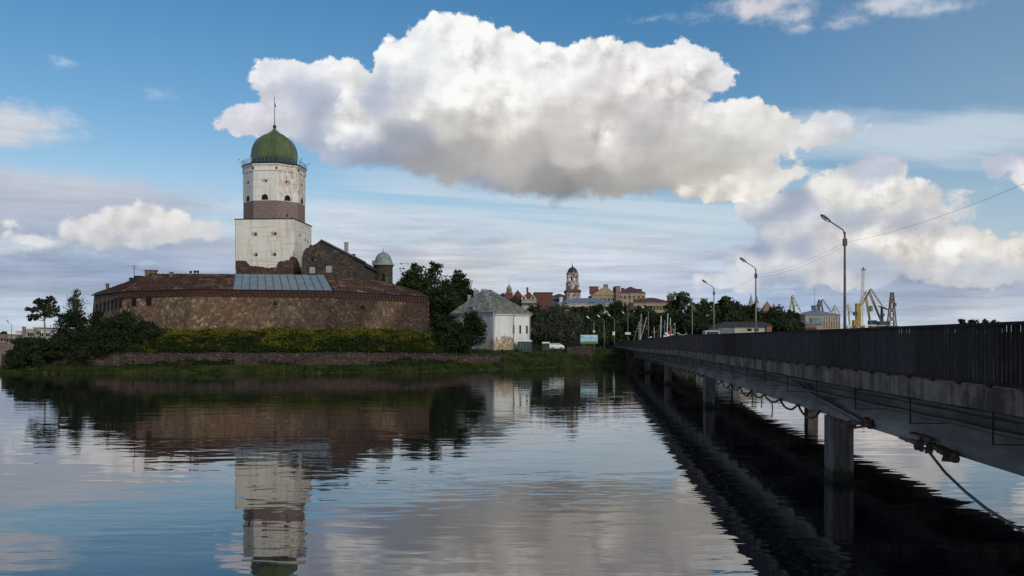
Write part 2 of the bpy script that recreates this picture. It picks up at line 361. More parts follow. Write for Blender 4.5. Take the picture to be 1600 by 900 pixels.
# ------------------------------------------------------------ materials
def mat(name, colfn, rough=0.85, bump=None, bdist=0.05, spec=0.3, metal=0.0, transl=None):
    m = bpy.data.materials.new(name); m.use_nodes = True; nt = m.node_tree; nt.nodes.clear()
    g = nt.nodes.new('ShaderNodeNewGeometry'); P = V(nt, g.outputs['Position'])
    b = nt.nodes.new('ShaderNodeBsdfPrincipled'); out = nt.nodes.new('ShaderNodeOutputMaterial')
    put(nt, b.inputs['Base Color'], colfn(P) if callable(colfn) else colfn)
    put(nt, b.inputs['Roughness'], rough(P) if callable(rough) else rough)
    b.inputs['Specular IOR Level'].default_value = spec; b.inputs['Metallic'].default_value = metal
    if bump:
        bn = nt.nodes.new('ShaderNodeBump'); bn.inputs['Distance'].default_value = bdist
        put(nt, bn.inputs['Height'], bump(P)); nt.links.new(bn.outputs[0], b.inputs['Normal'])
    if transl:
        t = nt.nodes.new('ShaderNodeBsdfTranslucent'); put(nt, t.inputs[0], colfn(P) if callable(colfn) else colfn)
        mx = nt.nodes.new('ShaderNodeMixShader'); mx.inputs[0].default_value = transl
        nt.links.new(b.outputs[0], mx.inputs[1]); nt.links.new(t.outputs[0], mx.inputs[2]); nt.links.new(mx.outputs[0], out.inputs[0])
    else: nt.links.new(b.outputs[0], out.inputs[0])
    return m
def plain(name, c, var=0.25, sc=1.5, rough=0.8, **k):
    """one colour with blotchy wear"""
    return mat(name, lambda p: mix(noise(p, sc, 6, 0.62).step(0.3, 0.7), tuple(v * (1 - var) for v in c), tuple(min(1, v * (1 + var)) for v in c)), rough, **k)

def rubble(dark, mid, light, patch, sc=2.3, flat=1.0):
    def f(p):
        w = p.vm('ADD', noise(p, 1.2, 3, 0.6, color=True).vm('SUBTRACT', (.5, .5, .5)).vm('SCALE', scale=0.45)).vm('MULTIPLY', (1, 1, flat))
        cell = voro(w, sc, out=1); r, g, b = cell.xyz()
        edge = voro(w, sc, 'DISTANCE_TO_EDGE').step(0.02, 0.12)
        big = noise(p.vm('MULTIPLY', (1, 1, 1.3)), 0.13, 6, 0.66).step(0.42, 0.56)
        mid2 = noise(p, 0.45, 6, 0.7).step(0.38, 0.62)
        hi = noise(p.vm('MULTIPLY', (1, 1, flat)), 1.5, 5, 0.78).step(0.36, 0.64)
        c = (r * 0.45 + hi * 0.38 + mid2 * 0.17).ramp((0.0, dark), (0.55, mid), (1.0, light))
        c = mix(big * 0.45, c, mix(g, patch, tuple(v * 0.45 for v in patch)))
        c = mix((1.0 - edge) * 0.7, c, tuple(v * 0.42 for v in mid))
        return c
    return f
def rubble_bump(sc=1.9, flat=1.0):
    return lambda p: voro(p.vm('MULTIPLY', (1, 1, flat)), sc, 'DISTANCE_TO_EDGE').step(0.0, 0.25) + noise(p, 6, 4, 0.6) * 0.5

M = {}
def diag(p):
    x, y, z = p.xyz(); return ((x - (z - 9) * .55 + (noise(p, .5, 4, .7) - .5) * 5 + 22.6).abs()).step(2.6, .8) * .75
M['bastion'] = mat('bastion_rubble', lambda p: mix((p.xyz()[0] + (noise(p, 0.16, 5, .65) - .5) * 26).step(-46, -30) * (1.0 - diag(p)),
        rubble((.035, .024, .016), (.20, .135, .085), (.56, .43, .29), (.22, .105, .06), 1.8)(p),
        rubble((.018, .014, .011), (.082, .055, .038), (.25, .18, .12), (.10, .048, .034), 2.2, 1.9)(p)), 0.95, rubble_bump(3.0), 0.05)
def plaster(p):
    x, y, z = p.xyz()
    st = noise(p.vm('MULTIPLY', (1.6, 1.6, 0.16)), 1.0, 5, 0.6)
    hz = noise(p.vm('MULTIPLY', (0.12, 0.12, 2.6)), 1.0, 4, 0.6)
    c = mix(st.step(0.45, 0.70) * 0.7, (.76, .71, .63), (.50, .43, .33))
    c = mix(hz.step(0.50, 0.66) * 0.65, c, (.54, .44, .33))
    c = mix(noise(p, 0.5, 5, 0.65).step(0.57, 0.72) * 0.6, c, (.60, .45, .33))
    return mix(noise(p, 7, 3, 0.6).step(0.62, 0.70) * 0.45, c, (.33, .24, .18))
M['plaster'] = mat('tower_plaster', plaster, 0.9, lambda p: noise(p, 3, 6, 0.65), 0.05)
def plaster_up(p):
    x, y, z = p.xyz()
    c = plaster(p)
    side = (x + noise(p, 0.5, 4, 0.6) * 6.0).step(-49.5, -46.0) * (x.step(-44.5, -46.0))
    spots = noise(p.vm('MULTIPLY', (1, 1, .6)), 1.3, 7, 0.75).step(0.44, 0.60) * side
    return mix(spots * 0.8, mix(0.25, c, (.78, .76, .72)), mix(noise(p, 4, 3, .7).step(.4, .6), (.30, .17, .11), (.52, .40, .30)))
M['plaster_up'] = mat('octagon_plaster', plaster_up, 0.9, lambda p: noise(p, 3, 6, 0.65), 0.05)
M['brickband'] = mat('tower_brick', lambda p: mix(noise(p.vm('MULTIPLY', (1, 1, 3)), 1.6, 5, 0.65).step(0.3, 0.7), mix(noise(p, 0.35, 3).step(.4, .6), (.135, .10, .085), (.17, .11, .09)), (.27, .205, .18)), 0.95, lambda p: noise(p.vm('MULTIPLY', (1, 1, 3)), 4, 4, 0.7), 0.06)
M['rock_base'] = mat('bare_tower_stone', rubble((.03, .022, .02), (.12, .07, .052), (.30, .22, .17), (.15, .075, .055), 2.0), 0.95, rubble_bump(2.0), 0.12)
M['palace'] = mat('dark_palace_stone', rubble((.024, .019, .017), (.095, .072, .058), (.26, .205, .16), (.085, .064, .052), 2.2, 1.3), 0.95, rubble_bump(2.2, 1.3), 0.1)
M['dome_green'] = mat('green_dome_paint', lambda p: mix(noise(p.vm('MULTIPLY', (1, 1, .25)), 1.2, 5, 0.65).step(.35, .7), (.068, .098, .028), (.118, .148, .056)), 0.42, lambda p: noise(p, 1.5, 4), 0.03, 0.4)
M['dark_green'] = plain('dark_green_skirt', (.016, .03, .026), 0.3, 1.5, 0.5)
M['copper'] = mat('weathered_copper', lambda p: mix(noise(p.vm('MULTIPLY', (1.5, 1.5, .4)), 1.4, 5, 0.65).step(.35, .65), (.15, .19, .165), (.28, .33, .29)), 0.6)
M['iron'] = plain('black_iron', (.018, .018, .020), 0.4, 3, 0.6)
M['hole'] = plain('dark_opening', (.010, .009, .009), 0.3, 2, 0.9)
M['redbrick'] = mat('red_cornice_brick', lambda p: mix(noise(p.vm('MULTIPLY', (2, 2, 4)), 1.5, 5, 0.7).step(.3, .7), (.042, .019, .015), (.115, .052, .040)), 0.95, lambda p: noise(p.vm('MULTIPLY', (2, 2, 4)), 3, 3), 0.05)
def rustroof(p):
    n = noise(p.vm('MULTIPLY', (.5, .5, .8)), 1.0, 6, 0.68)
    c = mix(n.step(.35, .7), (.045, .024, .015), (.130, .058, .032))
    return mix(noise(p.vm('MULTIPLY', (.35, .35, .5)).vm('ADD', (7, 3, 1)), 1.0, 5, 0.7).step(.54, .61) * 0.8, c, (.25, .165, .11))
M['rust'] = mat('rusty_roof_sheet', rustroof, 0.85, lambda p: noise(p, 2, 4), 0.03, 0.1)
M['seam'] = plain('dark_sheet_seam', (.10, .12, .13), .3, 1, .6)
M['seam_rust'] = plain('dark_rust_seam', (.05, .026, .022), .3, 1, .8)
M['zinc'] = mat('blue_grey_roof_sheet', lambda p: mix(noise(p.vm('MULTIPLY', (.7, .7, .3)), 1.2, 6, 0.7).step(.35, .7), (.16, .205, .22), (.27, .325, .335)), 0.5, lambda p: noise(p, 2, 4), 0.02, 0.4)
M['slate'] = plain('grey_sheet_roof', (.13, .145, .165), 0.3, 1.0, 0.6)
M['chimney'] = mat('chimney_brick', lambda p: mix(noise(p, 2.5, 5, 0.7).step(.3, .7), (.07, .05, .042), (.20, .15, .125)), 0.95)
M['white'] = plain('white_paint', (.72, .72, .70), 0.1, 2, 0.6)
M['glass'] = mat('window_glass', (.02, .024, .028), 0.12, spec=0.6)
M['quay'] = mat('quay_stone', rubble((.025, .02, .019), (.08, .056, .048), (.20, .15, .125), (.10, .058, .05), 1.6, 2.2), 0.95, rubble_bump(1.6, 2.2), 0.12)
M['soil'] = mat('island_soil', lambda p: mix(noise(p, 0.8, 6, 0.65).step(.35, .65), (.028, .038, .014), (.055, .06, .022)), 0.95, lambda p: noise(p, 2, 5), 0.15)
M['turf'] = mat('grass_blades', lambda p: mix(noise(p, 0.35, 5, 0.65).step(.38, .64), (.030, .045, .014), (.070, .088, .026)), 0.9, spec=0.06, transl=0.25)
M['weed'] = mat('weed_leaves', lambda p: mix((noise(p.vm('MULTIPLY', (1, 1, 1.6)), 0.33, 5, 0.68) + (p.xyz()[2] - 5.2) * .055).step(.45, .61), (.026, .040, .012), (.135, .126, .017)), 0.9, spec=0.06, transl=0.25)
M['flower'] = mat('yellow_flower_heads', lambda p: mix(noise(p, 1.5, 4).step(.3, .7), (.16, .15, .015), (.34, .27, .02)), 0.8, transl=0.2)
def leafm(name, a, b, sc=0.5):
    return mat(name, lambda p: mix(noise(p, sc, 5, 0.65).step(.36, .66), a, b), 0.85, spec=0.06, transl=0.25)
M['leaf_dark'] = leafm('dark_lime_leaves', (.022, .033, .014), (.058, .076, .028))
M['leaf_bush'] = leafm('bush_leaves', (.018, .028, .013), (.042, .056, .024), 0.7)
M['leaf_willow'] = leafm('willow_leaves', (.052, .060, .042), (.095, .105, .072), 0.6)
M['leaf_park'] = leafm('park_tree_leaves', (.024, .037, .017), (.062, .082, .034), 0.3)
M['leaf_birch'] = leafm('birch_leaves', (.035, .047, .030), (.075, .092, .055), 0.8)
M['bark'] = plain('bark', (.06, .048, .038), 0.35, 2, 0.95)
M['bark_pale'] = plain('pale_bark', (.24, .22, .19), 0.4, 3, 0.95)
M['housewhite'] = mat('old_white_render', lambda p: mix((noise(p, 0.45, 6, 0.66) - (p.xyz()[2] - 5.2) * 0.16).step(.50, .56) * (p.xyz()[0].step(-5.2, -3.0)) * (p.xyz()[0].step(2.2, 0.4)), mix(noise(p.vm('MULTIPLY', (1, 1, .2)), .9, 5, .65).step(.4, .75), (.74, .74, .71), (.58, .56, .51)), mix(voro(p, 2.4, out=1).xyz()[0], (.24, .17, .11), (.52, .43, .31))), 0.9, lambda p: noise(p, 3, 5), 0.05)
M['oldtin'] = mat('mossy_tin_roof', lambda p: mix(noise(p.vm('MULTIPLY', (1.5, 1.5, .5)), .8, 6, .7).step(.38, .66), (.12, .125, .10), (.34, .34, .29)), 0.8, lambda p: noise(p, 2, 5), 0.06)
M['pipe'] = plain('grey_downpipe', (.28, .28, .27), 0.2, 2, 0.6)
M['conc'] = mat('bridge_concrete', lambda p: mix((noise(p.vm('MULTIPLY', (1, .5, .6)), 1.3, 7, .7) + (noise(p.vm('MULTIPLY', (2.5, 2.5, .12)), 1.4, 4, .7) - .5) * .55).step(.36, .66), (.055, .042, .033), (.225, .18, .145)), 0.9, lambda p: noise(p, 5, 6, .65), 0.03)
M['girder'] = mat('girder_concrete', lambda p: mix(noise(p.vm('MULTIPLY', (1, .25, .8)), 1.0, 6, .66).step(.35, .7), (.15, .14, .133), (.32, .305, .29)), 0.9, lambda p: noise(p, 4, 5), 0.02)
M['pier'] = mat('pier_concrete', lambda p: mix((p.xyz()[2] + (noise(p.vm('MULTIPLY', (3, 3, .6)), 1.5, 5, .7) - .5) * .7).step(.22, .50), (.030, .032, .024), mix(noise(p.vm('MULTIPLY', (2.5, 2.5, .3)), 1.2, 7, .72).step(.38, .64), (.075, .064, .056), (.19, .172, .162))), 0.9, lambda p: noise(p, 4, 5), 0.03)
M['fence'] = plain('black_railing_paint', (.017, .0145, .0155), 0.3, 2.5, 0.7, spec=.12)
M['fence_b'] = plain('bluish_black_railing_paint', (.023, .021, .025), 0.3, 2.5, 0.7, spec=.15)
M['fence_c'] = plain('brown_black_railing_paint', (.020, .015, .013), 0.4, 2.5, 0.8, spec=.08)
M['fence_far'] = plain('weathered_railing_paint', (.042, .035, .034), 0.3, 1.0, 0.8, spec=.12)
M['rustiron'] = plain('rusty_iron', (.06, .042, .036), 0.5, 3, 0.85)
M['asphalt'] = plain('asphalt', (.05, .05, .052), 0.2, 2, 0.9)
M['cable'] = plain('black_cable_sheath', (.022, .022, .025), 0.3, 3, 0.5)
M['cable_grey'] = plain('grey_cable_sheath', (.11, .105, .105), 0.3, 3, 0.55)
M['timber'] = plain('rotten_timber', (.11, .065, .045), 0.45, 3, 0.9)
M['pole'] = plain('lamp_pole_steel', (.12, .095, .09), 0.3, 2, 0.6)
M['pole_conc'] = plain('lamp_pole_concrete', (.20, .18, .165), 0.3, 2, 0.8)
M['lampgrey'] = plain('lamp_housing', (.06, .065, .07), 0.2, 2, 0.5)
M['lampglass'] = plain('lamp_cover', (.75, .76, .76), 0.08, 2, 0.3)
# ------------------------------------------------------------ water, land
def water_mat():
    m = bpy.data.materials.new('river_water'); m.use_nodes = True; nt = m.node_tree; nt.nodes.clear()
    g = nt.nodes.new('ShaderNodeNewGeometry'); P = V(nt, g.outputs['Position'])
    b = nt.nodes.new('ShaderNodeBsdfDiffuse'); o = nt.nodes.new('ShaderNodeOutputMaterial')
    put(nt, b.inputs[0], (.009, .010, .015)); gl = nt.nodes.new('ShaderNodeBsdfGlossy'); gl.inputs['Roughness'].default_value = 0.010; put(nt, gl.inputs[0], (1, .985, .97))
    h1 = noise(P.vm('MULTIPLY', (.22, .50, 1)), 1.0, 2, .5, dist=.3)
    h2 = noise(P.vm('MULTIPLY', (.9, 2.1, 1)).vm('ADD', (3, 8, 0)), 1.0, 1.5, .45, dist=.5)
    patch = noise(P.vm('MULTIPLY', (.035, .06, 1)), 1.0, 4, .55).step(.36, .62)
    H = h1 * 0.019 + h2 * (patch * 0.0060 + 0.0012)
    bn = nt.nodes.new('ShaderNodeBump'); bn.inputs['Distance'].default_value = 1.0; bn.inputs['Strength'].default_value = 1.0
    put(nt, bn.inputs['Height'], H); nt.links.new(bn.outputs[0], gl.inputs['Normal'])
    fr = nt.nodes.new('ShaderNodeFresnel'); fr.inputs[0].default_value = 1.33; nt.links.new(bn.outputs[0], fr.inputs['Normal'])
    mx = nt.nodes.new('ShaderNodeMixShader'); put(nt, mx.inputs[0], V(nt, fr.outputs[0]).pw(0.78)); nt.links.new(b.outputs[0], mx.inputs[1]); nt.links.new(gl.outputs[0], mx.inputs[2])
    nt.links.new(mx.outputs[0], o.inputs[0]); return m
w = MB(); w.quad((-6000, -400, 0), (6000, -400, 0), (6000, 9000, 0), (-6000, 9000, 0))
structure('water', w, water_mat())

def interp(x, tab):
    if x <= tab[0][0]: return tab[0][1]
    for (a, b), (c, d) in zip(tab, tab[1:]):
        if x <= c: return b + (d - b) * (x - a) / (c - a)
    return tab[-1][1]
def sst(x, a, b):
    t = min(1, max(0, (x - a) / (b - a))); return t * t * (3 - 2 * t)
def nz(x, y, s, o=0.0): return mnoise.noise(Vector((x * s + o, y * s - o, o)))
SHORE = [(-94, 133), (-83, 131), (-65, 129), (-47, 130), (-28.4, 131), (-15.5, 134), (-3.2, 146), (5.6, 155), (16, 165), (21.5, 167), (40, 168), (52, 190), (140, 255), (400, 330)]
def shore(X): return interp(X, SHORE) + nz(X, 0, .16) * 0.9 + nz(X, 3, .6) * 0.35
def inland(X, Y):
    s = Y - shore(X)
    return min(s, (X + 80.6 + nz(Y, 5, .2) * 1.2) * 0.95)
def height(X, Y):
    s = inland(X, Y)
    if s < 0: return max(-1.5, s * 0.4) - 0.05
    if X < -76.6: return min(.34, .12 * s)
    left = interp(s, [(0, .0), (1.0, .35), (3.4, .9), (3.9, .95), (4.3, 2.75), (5.0, 2.95), (9, 4.6), (14.5, 6.05), (22, 6.6), (60, 9.0)])
    right = interp(s, [(0, .0), (1.0, .35), (5, 1.4), (12, 2.7), (22, 3.2), (60, 3.6)])
    t = sst(X, -17, -7)
    h = left * (1 - t) + right * t
    h += nz(X, Y, .35, 2) * 0.18 * sst(s, 1, 6)
    rd = abs(X - 12.7 - .085 * Y)
    if Y > 190: h += 13 * exp(-((X - 60) / 75) ** 2 - ((Y - 430) / 130) ** 2) * sst(rd, 14, 60)
    if Y > 168: h = min(h, 2.35 + 20 * sst(rd, 7, 45))
    return h
def grid(x0, x1, y0, y1, n, m):
    g = MB(); vs = []
    for j in range(m + 1):
        for i in range(n + 1):
            X = x0 + (x1 - x0) * i / n; Y = y0 + (y1 - y0) * j / m; vs.append((X, Y, height(X, Y)))
    g.add(vs, [(j * (n + 1) + i, j * (n + 1) + i + 1, (j + 1) * (n + 1) + i + 1, (j + 1) * (n + 1) + i) for j in range(m) for i in range(n)])
    return g
structure('island_ground', grid(-90, 40, 124, 262, 195, 207), M['soil'], True)
tg = grid(-84, 560, 262.0, 1000, 92, 105); t2 = grid(40, 560, 160, 262.0, 74, 17); tg.add(t2.v, t2.f)
structure('town_ground', tg, M['soil'], True)
fs = MB(); pts = [(-4200, 0)]
rng = random.Random(3)
n = 160
for i in range(n + 1):
    X = -5200 + 10400 * i / n; z = 5 + 7 * abs(nz(X, 1, .0012)) + rng.random() * 3
    fs.v += [(X, 3600, -1), (X, 3640, z), (X, 3900, z + 3), (X, 4200, -1)]
for i in range(n):
    for k in range(3): a = i * 4 + k; fs.f.append((a, a + 4, a + 5, a + 1))
structure('far_shore', fs, M['leaf_park'])

# quay wall along the island, leaves and grass come later
qp = []
for i in range(70):
    X = -76.3 + i * (74.3 / 69)
    qp.append((X, shore(X) + 3.6))
q = MB(); ta = []
for i, (X, Y) in enumerate(qp):
    zt = 2.75 + nz(X, 9, .25) * 0.18 - sst(X, -22, -4) * 0.55
    q.v += [(X, Y - .35, .2), (X, Y, zt), (X, Y + .7, zt + .02), (X, Y + .8, .2)]
for i in range(len(qp) - 1):
    for k in range(3): a = i * 4 + k; q.f.append((a, a + 4, a + 5, a + 1))
y0_ = qp[0][1]; q.hexa([(x, y, z) for z in (.2, 2.75) for x, y in ((-76.75, y0_ - .35), (-76.05, y0_ - .34), (-75.6, y0_ + 26), (-76.3, y0_ + 26))])
q.f += [(0, 1, 2, 3), tuple(len(qp) * 4 - 4 + k for k in (3, 2, 1, 0))]
tq = thing('quay_wall', (qp[0][0], qp[0][1], 0), 'low dark rubble retaining wall above the waterline below the weedy bank', 'wall')
part('wall', q, M['quay'], tq)
cp = MB(); rng = random.Random(5)
for i in range(0, len(qp) - 1):
    (a, b), (c, d) = qp[i], qp[i + 1]; zt = 2.78 + nz(a, 9, .25) * 0.18 - sst(a, -22, -4) * 0.55
    for t0 in (0.0, 0.5):
        x = a + (c - a) * (t0 + .25); y = b + (d - b) * (t0 + .25); L = (c - a) * (.42 + rng.random() * .06)
        cp.box((x, y + .25 + rng.random() * .1, zt + .05 + rng.random() * .06), (L, .62, .2), atan2(d - b, c - a) + rng.uniform(-.04, .04))
tag(part('coping', cp, M['quay'], tq), kind='stuff')

# ------------------------------------------------------------ bastion (long outer building round the tower)
EV = [(147, 170, 462), (190, 154, 456), (300, 148.5, 452.5), (520, 149.5, 455), (590, 155, 459.5), (668, 165, 464)]
RG = [(152, 176, 457), (236, 164, 428), (310, 161, 428), (506, 161.5, 430), (600, 168, 440), (640, 172, 451)]
eave = [at(p, y, d) for p, d, y in EV]; ridge = [at(p, y, d) for p, d, y in RG]
bast = thing('stone_bastion', (eave[2].x, eave[2].y + 6, 6.5), 'long rubble stone bastion under a patched rusty roof below the white tower', 'fortress')
wallm = MB(); ctr = Vector((-42, 185, 0))
def outn(i, v=None):
    a, b = eave[i], eave[i + 1]; d = (b - a); nrm = Vector((d.y, -d.x, 0)).normalized(); return nrm
def mitre(j):
    if j in (0, 5): return outn(min(j, 4))
    m_ = (outn(j - 1) + outn(j)).normalized(); return m_ / m_.dot(outn(j))
def vn(i, u): return mitre(i).lerp(mitre(i + 1), u)
for i in range(5):
    a, b = eave[i], eave[i + 1]; nn = outn(i); k = 14
    for j in range(k):
        p = a.lerp(b, j / k); r = a.lerp(b, (j + 1) / k)
        bat = 0.7
        o0, o1 = nn * bat, nn * bat
        rows = 6
        for m_ in range(rows):
            def pt(pp, t, u=None): return Vector((pp.x, pp.y, 0)) + vn(i, u) * bat * (1 - t) + Vector((0, 0, 5.6 + (pp.z - (.9 if i else .06) - 5.6) * t))
            t0, t1 = m_ / rows, (m_ + 1) / rows
            wallm.quad(pt(p, t0, j / k), pt(r, t0, (j + 1) / k), pt(r, t1, (j + 1) / k), pt(p, t1, j / k))
back = [Vector((eave[5].x - 4, 190, eave[5].z)), Vector((eave[0].x + 8, 196, eave[0].z))]
for a, b in ((eave[5], back[0]), (back[0], back[1]), (back[1], eave[0])):
    wallm.quad((a.x, a.y, 5.6), (b.x, b.y, 5.6), b - Vector((0, 0, .2)), a - Vector((0, 0, .2)))
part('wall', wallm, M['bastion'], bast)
# red brick corner and cornice with little arches
corn = MB()
for i in range(1, 5):
    a, b = eave[i], eave[i + 1]; nn = outn(i); d = (b - a); L = d.length; dn = d / L; rz = atan2(dn.y, dn.x)
    up = Vector((0, 0, 1))
    def bandbox(z0, z1, o0, o1):
        c = []
        for zz_ in (z0, z1): c += [a + nn * o1 + up * zz_, b + nn * o1 + up * zz_, b + nn * o0 + up * zz_, a + nn * o0 + up * zz_]
        corn.hexa(c)
    bandbox(-.36, -.05, -.3, .30); bandbox(-.95, -.36, -.3, .06); bandbox(-1.16, -1.06, -.3, .10)
    nt_ = int(L / .72)
    for j in range(nt_):
        c = a + d * ((j + .5) / nt_) + nn * .14 + up * -.68
        corn.box(c, (.32, .30, .66), rz)
tag(part('cornice', corn, M['redbrick'], bast), kind='stuff')
qn = MB(); c5 = eave[5]
for j in range(14):
    w_ = .55 if j % 2 else .85
    qn.box((c5.x - .25, c5.y - .05, 5.9 + j * .46), (w_, .9, .43), atan2(*(eave[5] - eave[4]).yx))
tag(part('corner_brickwork', qn, M['redbrick'], bast), kind='stuff')
# soffit boards close the roof from below
sf = MB()
for i in range(5):
    a, b = eave[i], eave[i + 1]
    sf.quad(a + Vector((0, 0, -.06)), b + Vector((0, 0, -.06)), ridge[i + 1] + Vector((0, 0, -.25)), ridge[i] + Vector((0, 0, -.25)))
    sf.quad(ridge[i] + Vector((0, 0, -.05)), ridge[i + 1] + Vector((0, 0, -.05)), (ridge[i + 1].x + 1, 186, eave[3].z), (ridge[i].x + 1, 186, eave[3].z))
sf.quad(eave[5] + Vector((0, 0, -.06)), back[0], (ridge[5].x, 186, eave[3].z), ridge[5] + Vector((0, 0, -.2)))
part('roof_boarding', sf, M['rust'], bast)
# every metal sheet of the roof is a piece of its own with a raised seam
rng = random.Random(11)
def sheet(e0, e1, r0, r1, m):
    s_ = MB(); nn = (e1 - e0).cross(r0 - e0).normalized()
    l = .03 + rng.random() * .03
    e0, e1, r0, r1 = [p + nn * (l + rng.uniform(-.02, .02)) for p in (e0, e1, r0, r1)]
    s_.hexa([e0 - nn * .05, e1 - nn * .05, r1 - nn * .05, r0 - nn * .05, e0, e1, r1, r0])
    o = part('roof_sheet', s_, m, bast); s_ = MB(); s_.beam(e0 + nn * .05, r0 + nn * .05, *((.09, .12) if m is M['zinc'] else (.05, .09)), nn)
    link('seam', s_.mesh('seam', wl(bast)), M['seam'] if m is M['zinc'] else M['seam_rust'], o)
def on_roof(i, t, v, over=0.35):
    e = eave[i].lerp(eave[i + 1], t); r = ridge[i].lerp(ridge[i + 1], t); d = (r - e); return e + d * v + outn(i) * (over * (1 - v))
for i in range(5):
    L = (eave[i + 1] - eave[i]).length; k = max(4, round(L / 1.35))
    for j in range(k):
        t0, t1 = j / k, (j + 1) / k
        e0, e1, r0, r1 = on_roof(i, t0, 0), on_roof(i, t1, 0), on_roof(i, t0, 1), on_roof(i, t1, 1)
        px_e = 800 + (e0.x / e0.y) * F; px_e1 = 800 + (e1.x / e1.y) * F
        zincy = px_e > 352 and px_e1 < 524
        sheet(e0, e1, r0, r1, M['zinc'] if zincy else M['rust'])
gut = MB(); gut.tube([e + Vector((0, 0, .02)) + outn(min(i, 4)) * .42 for i, e in enumerate(eave)], .09, 5); part('gutter', gut, M['iron'], bast)
# windows
def arched(w, h, dep, n=6):
    """outline of an arched opening: list of (x,z)"""
    return [(-w / 2, 0), (w / 2, 0)] + [(w / 2 * cos(pi * k / n), h - w / 2 + w / 2 * sin(pi * k / n)) for k in range(n + 1)]
def opening(c, nrm, w, h, arch=True, frame=None, bars=False, parent=None, proud=.06, name='window', glass='hole'):
    """a window set on a wall: dark reveal with jambs and optional frame; c = centre of sill"""
    nrm = Vector(nrm).normalized(); r = Vector((-nrm.y, nrm.x, 0)); c = Vector(c); up = Vector((0, 0, 1))
    out = arched(w, h, .1) if arch else [(-w / 2, 0), (w / 2, 0), (w / 2, h), (-w / 2, h)]
    b = MB(); n = len(out)
    b.add([c + r * x + up * z_ - nrm * .3 for x, z_ in out] + [c + r * x + up * z_ + nrm * proud * .4 for x, z_ in out], [tuple(range(n, 2 * n))] + [(i, (i + 1) % n, (i + 1) % n + n, i + n) for i in range(n)])
    o = part(name, b, M[glass], parent)
    if frame:
        fr = MB(); cx = sum(x for x, _ in out) / n; 
        k = 1.0
        big = [(x * (1 + .22 / w), z_ * (1 + .14 / h) - .06) for x, z_ in out]
        vs = [c + r * x + up * z_ + nrm * proud for x, z_ in out] + [c + r * x + up * z_ + nrm * proud for x, z_ in big] + [c + r * x + up * z_ - nrm * .02 for x, z_ in big]
        fr.add(vs, [(i, (i + 1) % n, (i + 1) % n + n, i + n) for i in range(n)] + [(i + n, (i + 1) % n + n, (i + 1) % n + 2 * n, i + 2 * n) for i in range(n)])
        if bars:
            fr.beam(c + nrm * proud * .7, c + up * h + nrm * proud * .7, .07)
            for z_ in (.33, .62): fr.beam(c + r * (-w / 2) + up * h * z_ + nrm * proud * .7, c + r * (w / 2) + up * h * z_ + nrm * proud * .7, .06)
        f = link('frame', fr.mesh('frame', wl(parent)), M[frame], o)
    return o
def wallpoint(i, px, py):
    """point of bastion wall segment i seen at a photo pixel"""
    a, b = eave[i], eave[i + 1]; nn = outn(i)
    d0 = Vector(((px - 800) / F, 1, (HY - py) / F)); t = (a + nn * .25).dot(nn) / (d0.x * nn.x + d0.y * nn.y)
    t = ((a.x + nn.x * .3) * nn.x + (a.y + nn.y * .3) * nn.y) / (d0.x * nn.x + d0.y * nn.y)
    return Vector((d0.x * t, t, EYE + d0.z * t)), nn
for px, py, i, w_, h_ in ((209, 478, 1, .8, 1.4), (232, 477, 1, .95, 1.6), (151, 489, 0, .9, 1.7), (157, 488, 0, .9, 1.8), (163, 487, 0, .9, 1.9), (169, 486, 0, .9, 1.9), (175, 485, 0, .9, 2.0), (181, 483, 0, .9, 2.0), (187, 481, 0, .9, 1.9), (567, 482, 3, .7, .6), (430, 476, 2, .5, .5)):
    p, nn = wallpoint(i, px, py); opening(p + nn * .02, nn, w_, h_, True, None, False, bast, .06)
def stack(px, d, ytop, wpx, ybot, m='chimney', name='chimney', cap=True, parent=bast, dep=None):
    p = at(px, ytop, d); pb = at(px, ybot, d); w_ = wpx / F * d; b = MB()
    b.box((p.x, d, (p.z + pb.z) / 2), (w_, dep or min(w_, 1.2), p.z - pb.z), .12)
    if cap: b.box((p.x, d, p.z + .04), (w_ * 1.2, (dep or min(w_, 1.2)) * 1.2, .16), .12)
    return part(name, b, M[m], parent)
stack(236, 164.5, 423, 16, 436); stack(268, 160, 426, 5, 440); stack(168, 172, 444, 4, 458, dep=.6); stack(207, 168, 434, 8, 444, 'iron', 'roof_hatch', False); stack(217, 170, 431, 12, 440, 'iron', 'roof_hatch', False)
# mast with aerial on the roof
mb = MB(); p = at(209.5, 440, 169); t = at(209.5, 415, 169); mb.tube([p, t], .06, 5)
for dz, l in ((.05, .5), (.5, .35)): mb.beam(t + Vector((-l, 0, -dz)), t + Vector((l, 0, -dz)), .05)
am = thing('roof_aerial', p, 'thin aerial mast with two cross bars on the left end of the rusty roof', 'aerial'); part('mast', mb, M['iron'], am)
b = MB(); e = at(0, 441, 190)
b.tube([t.lerp(Vector((-160, 240, 17.0)), k / 12) + Vector((0, 0, -.6 * sin(pi * k / 12))) for k in range(13)], .008, 4)
part('stay_wire', b, M['iron'], am); b = MB(); b.tube([t, at(228, 427, 165)], .014, 4); part('stay_wire', b, M['iron'], am)
for k, (px, py, lab) in enumerate(((298, 428, 'small black loudspeaker on the roof ridge, set apart from its pair'), (304.5, 428, 'small black loudspeaker on the roof ridge, taller one of the pair'), (309, 428.5, 'small black loudspeaker on the roof ridge, beside the zinc patch end of the pair'))):
    p = at(px, py, 161.2); s_ = thing('loudspeaker', p, lab, 'loudspeaker', 'loudspeakers on the bastion ridge')
    b = MB(); b.tube([p, p + Vector((0, 0, .3))], .05, 5); part('bracket', b, M['iron'], s_)
    b = MB(); b.lathe([(.12, 0), (.22, .12), (.26, .3), (.2, .45), (.06, .5)], 8, p + Vector((0, 0, .1 + .05 * k))); part('horn', b, M['iron'], s_)

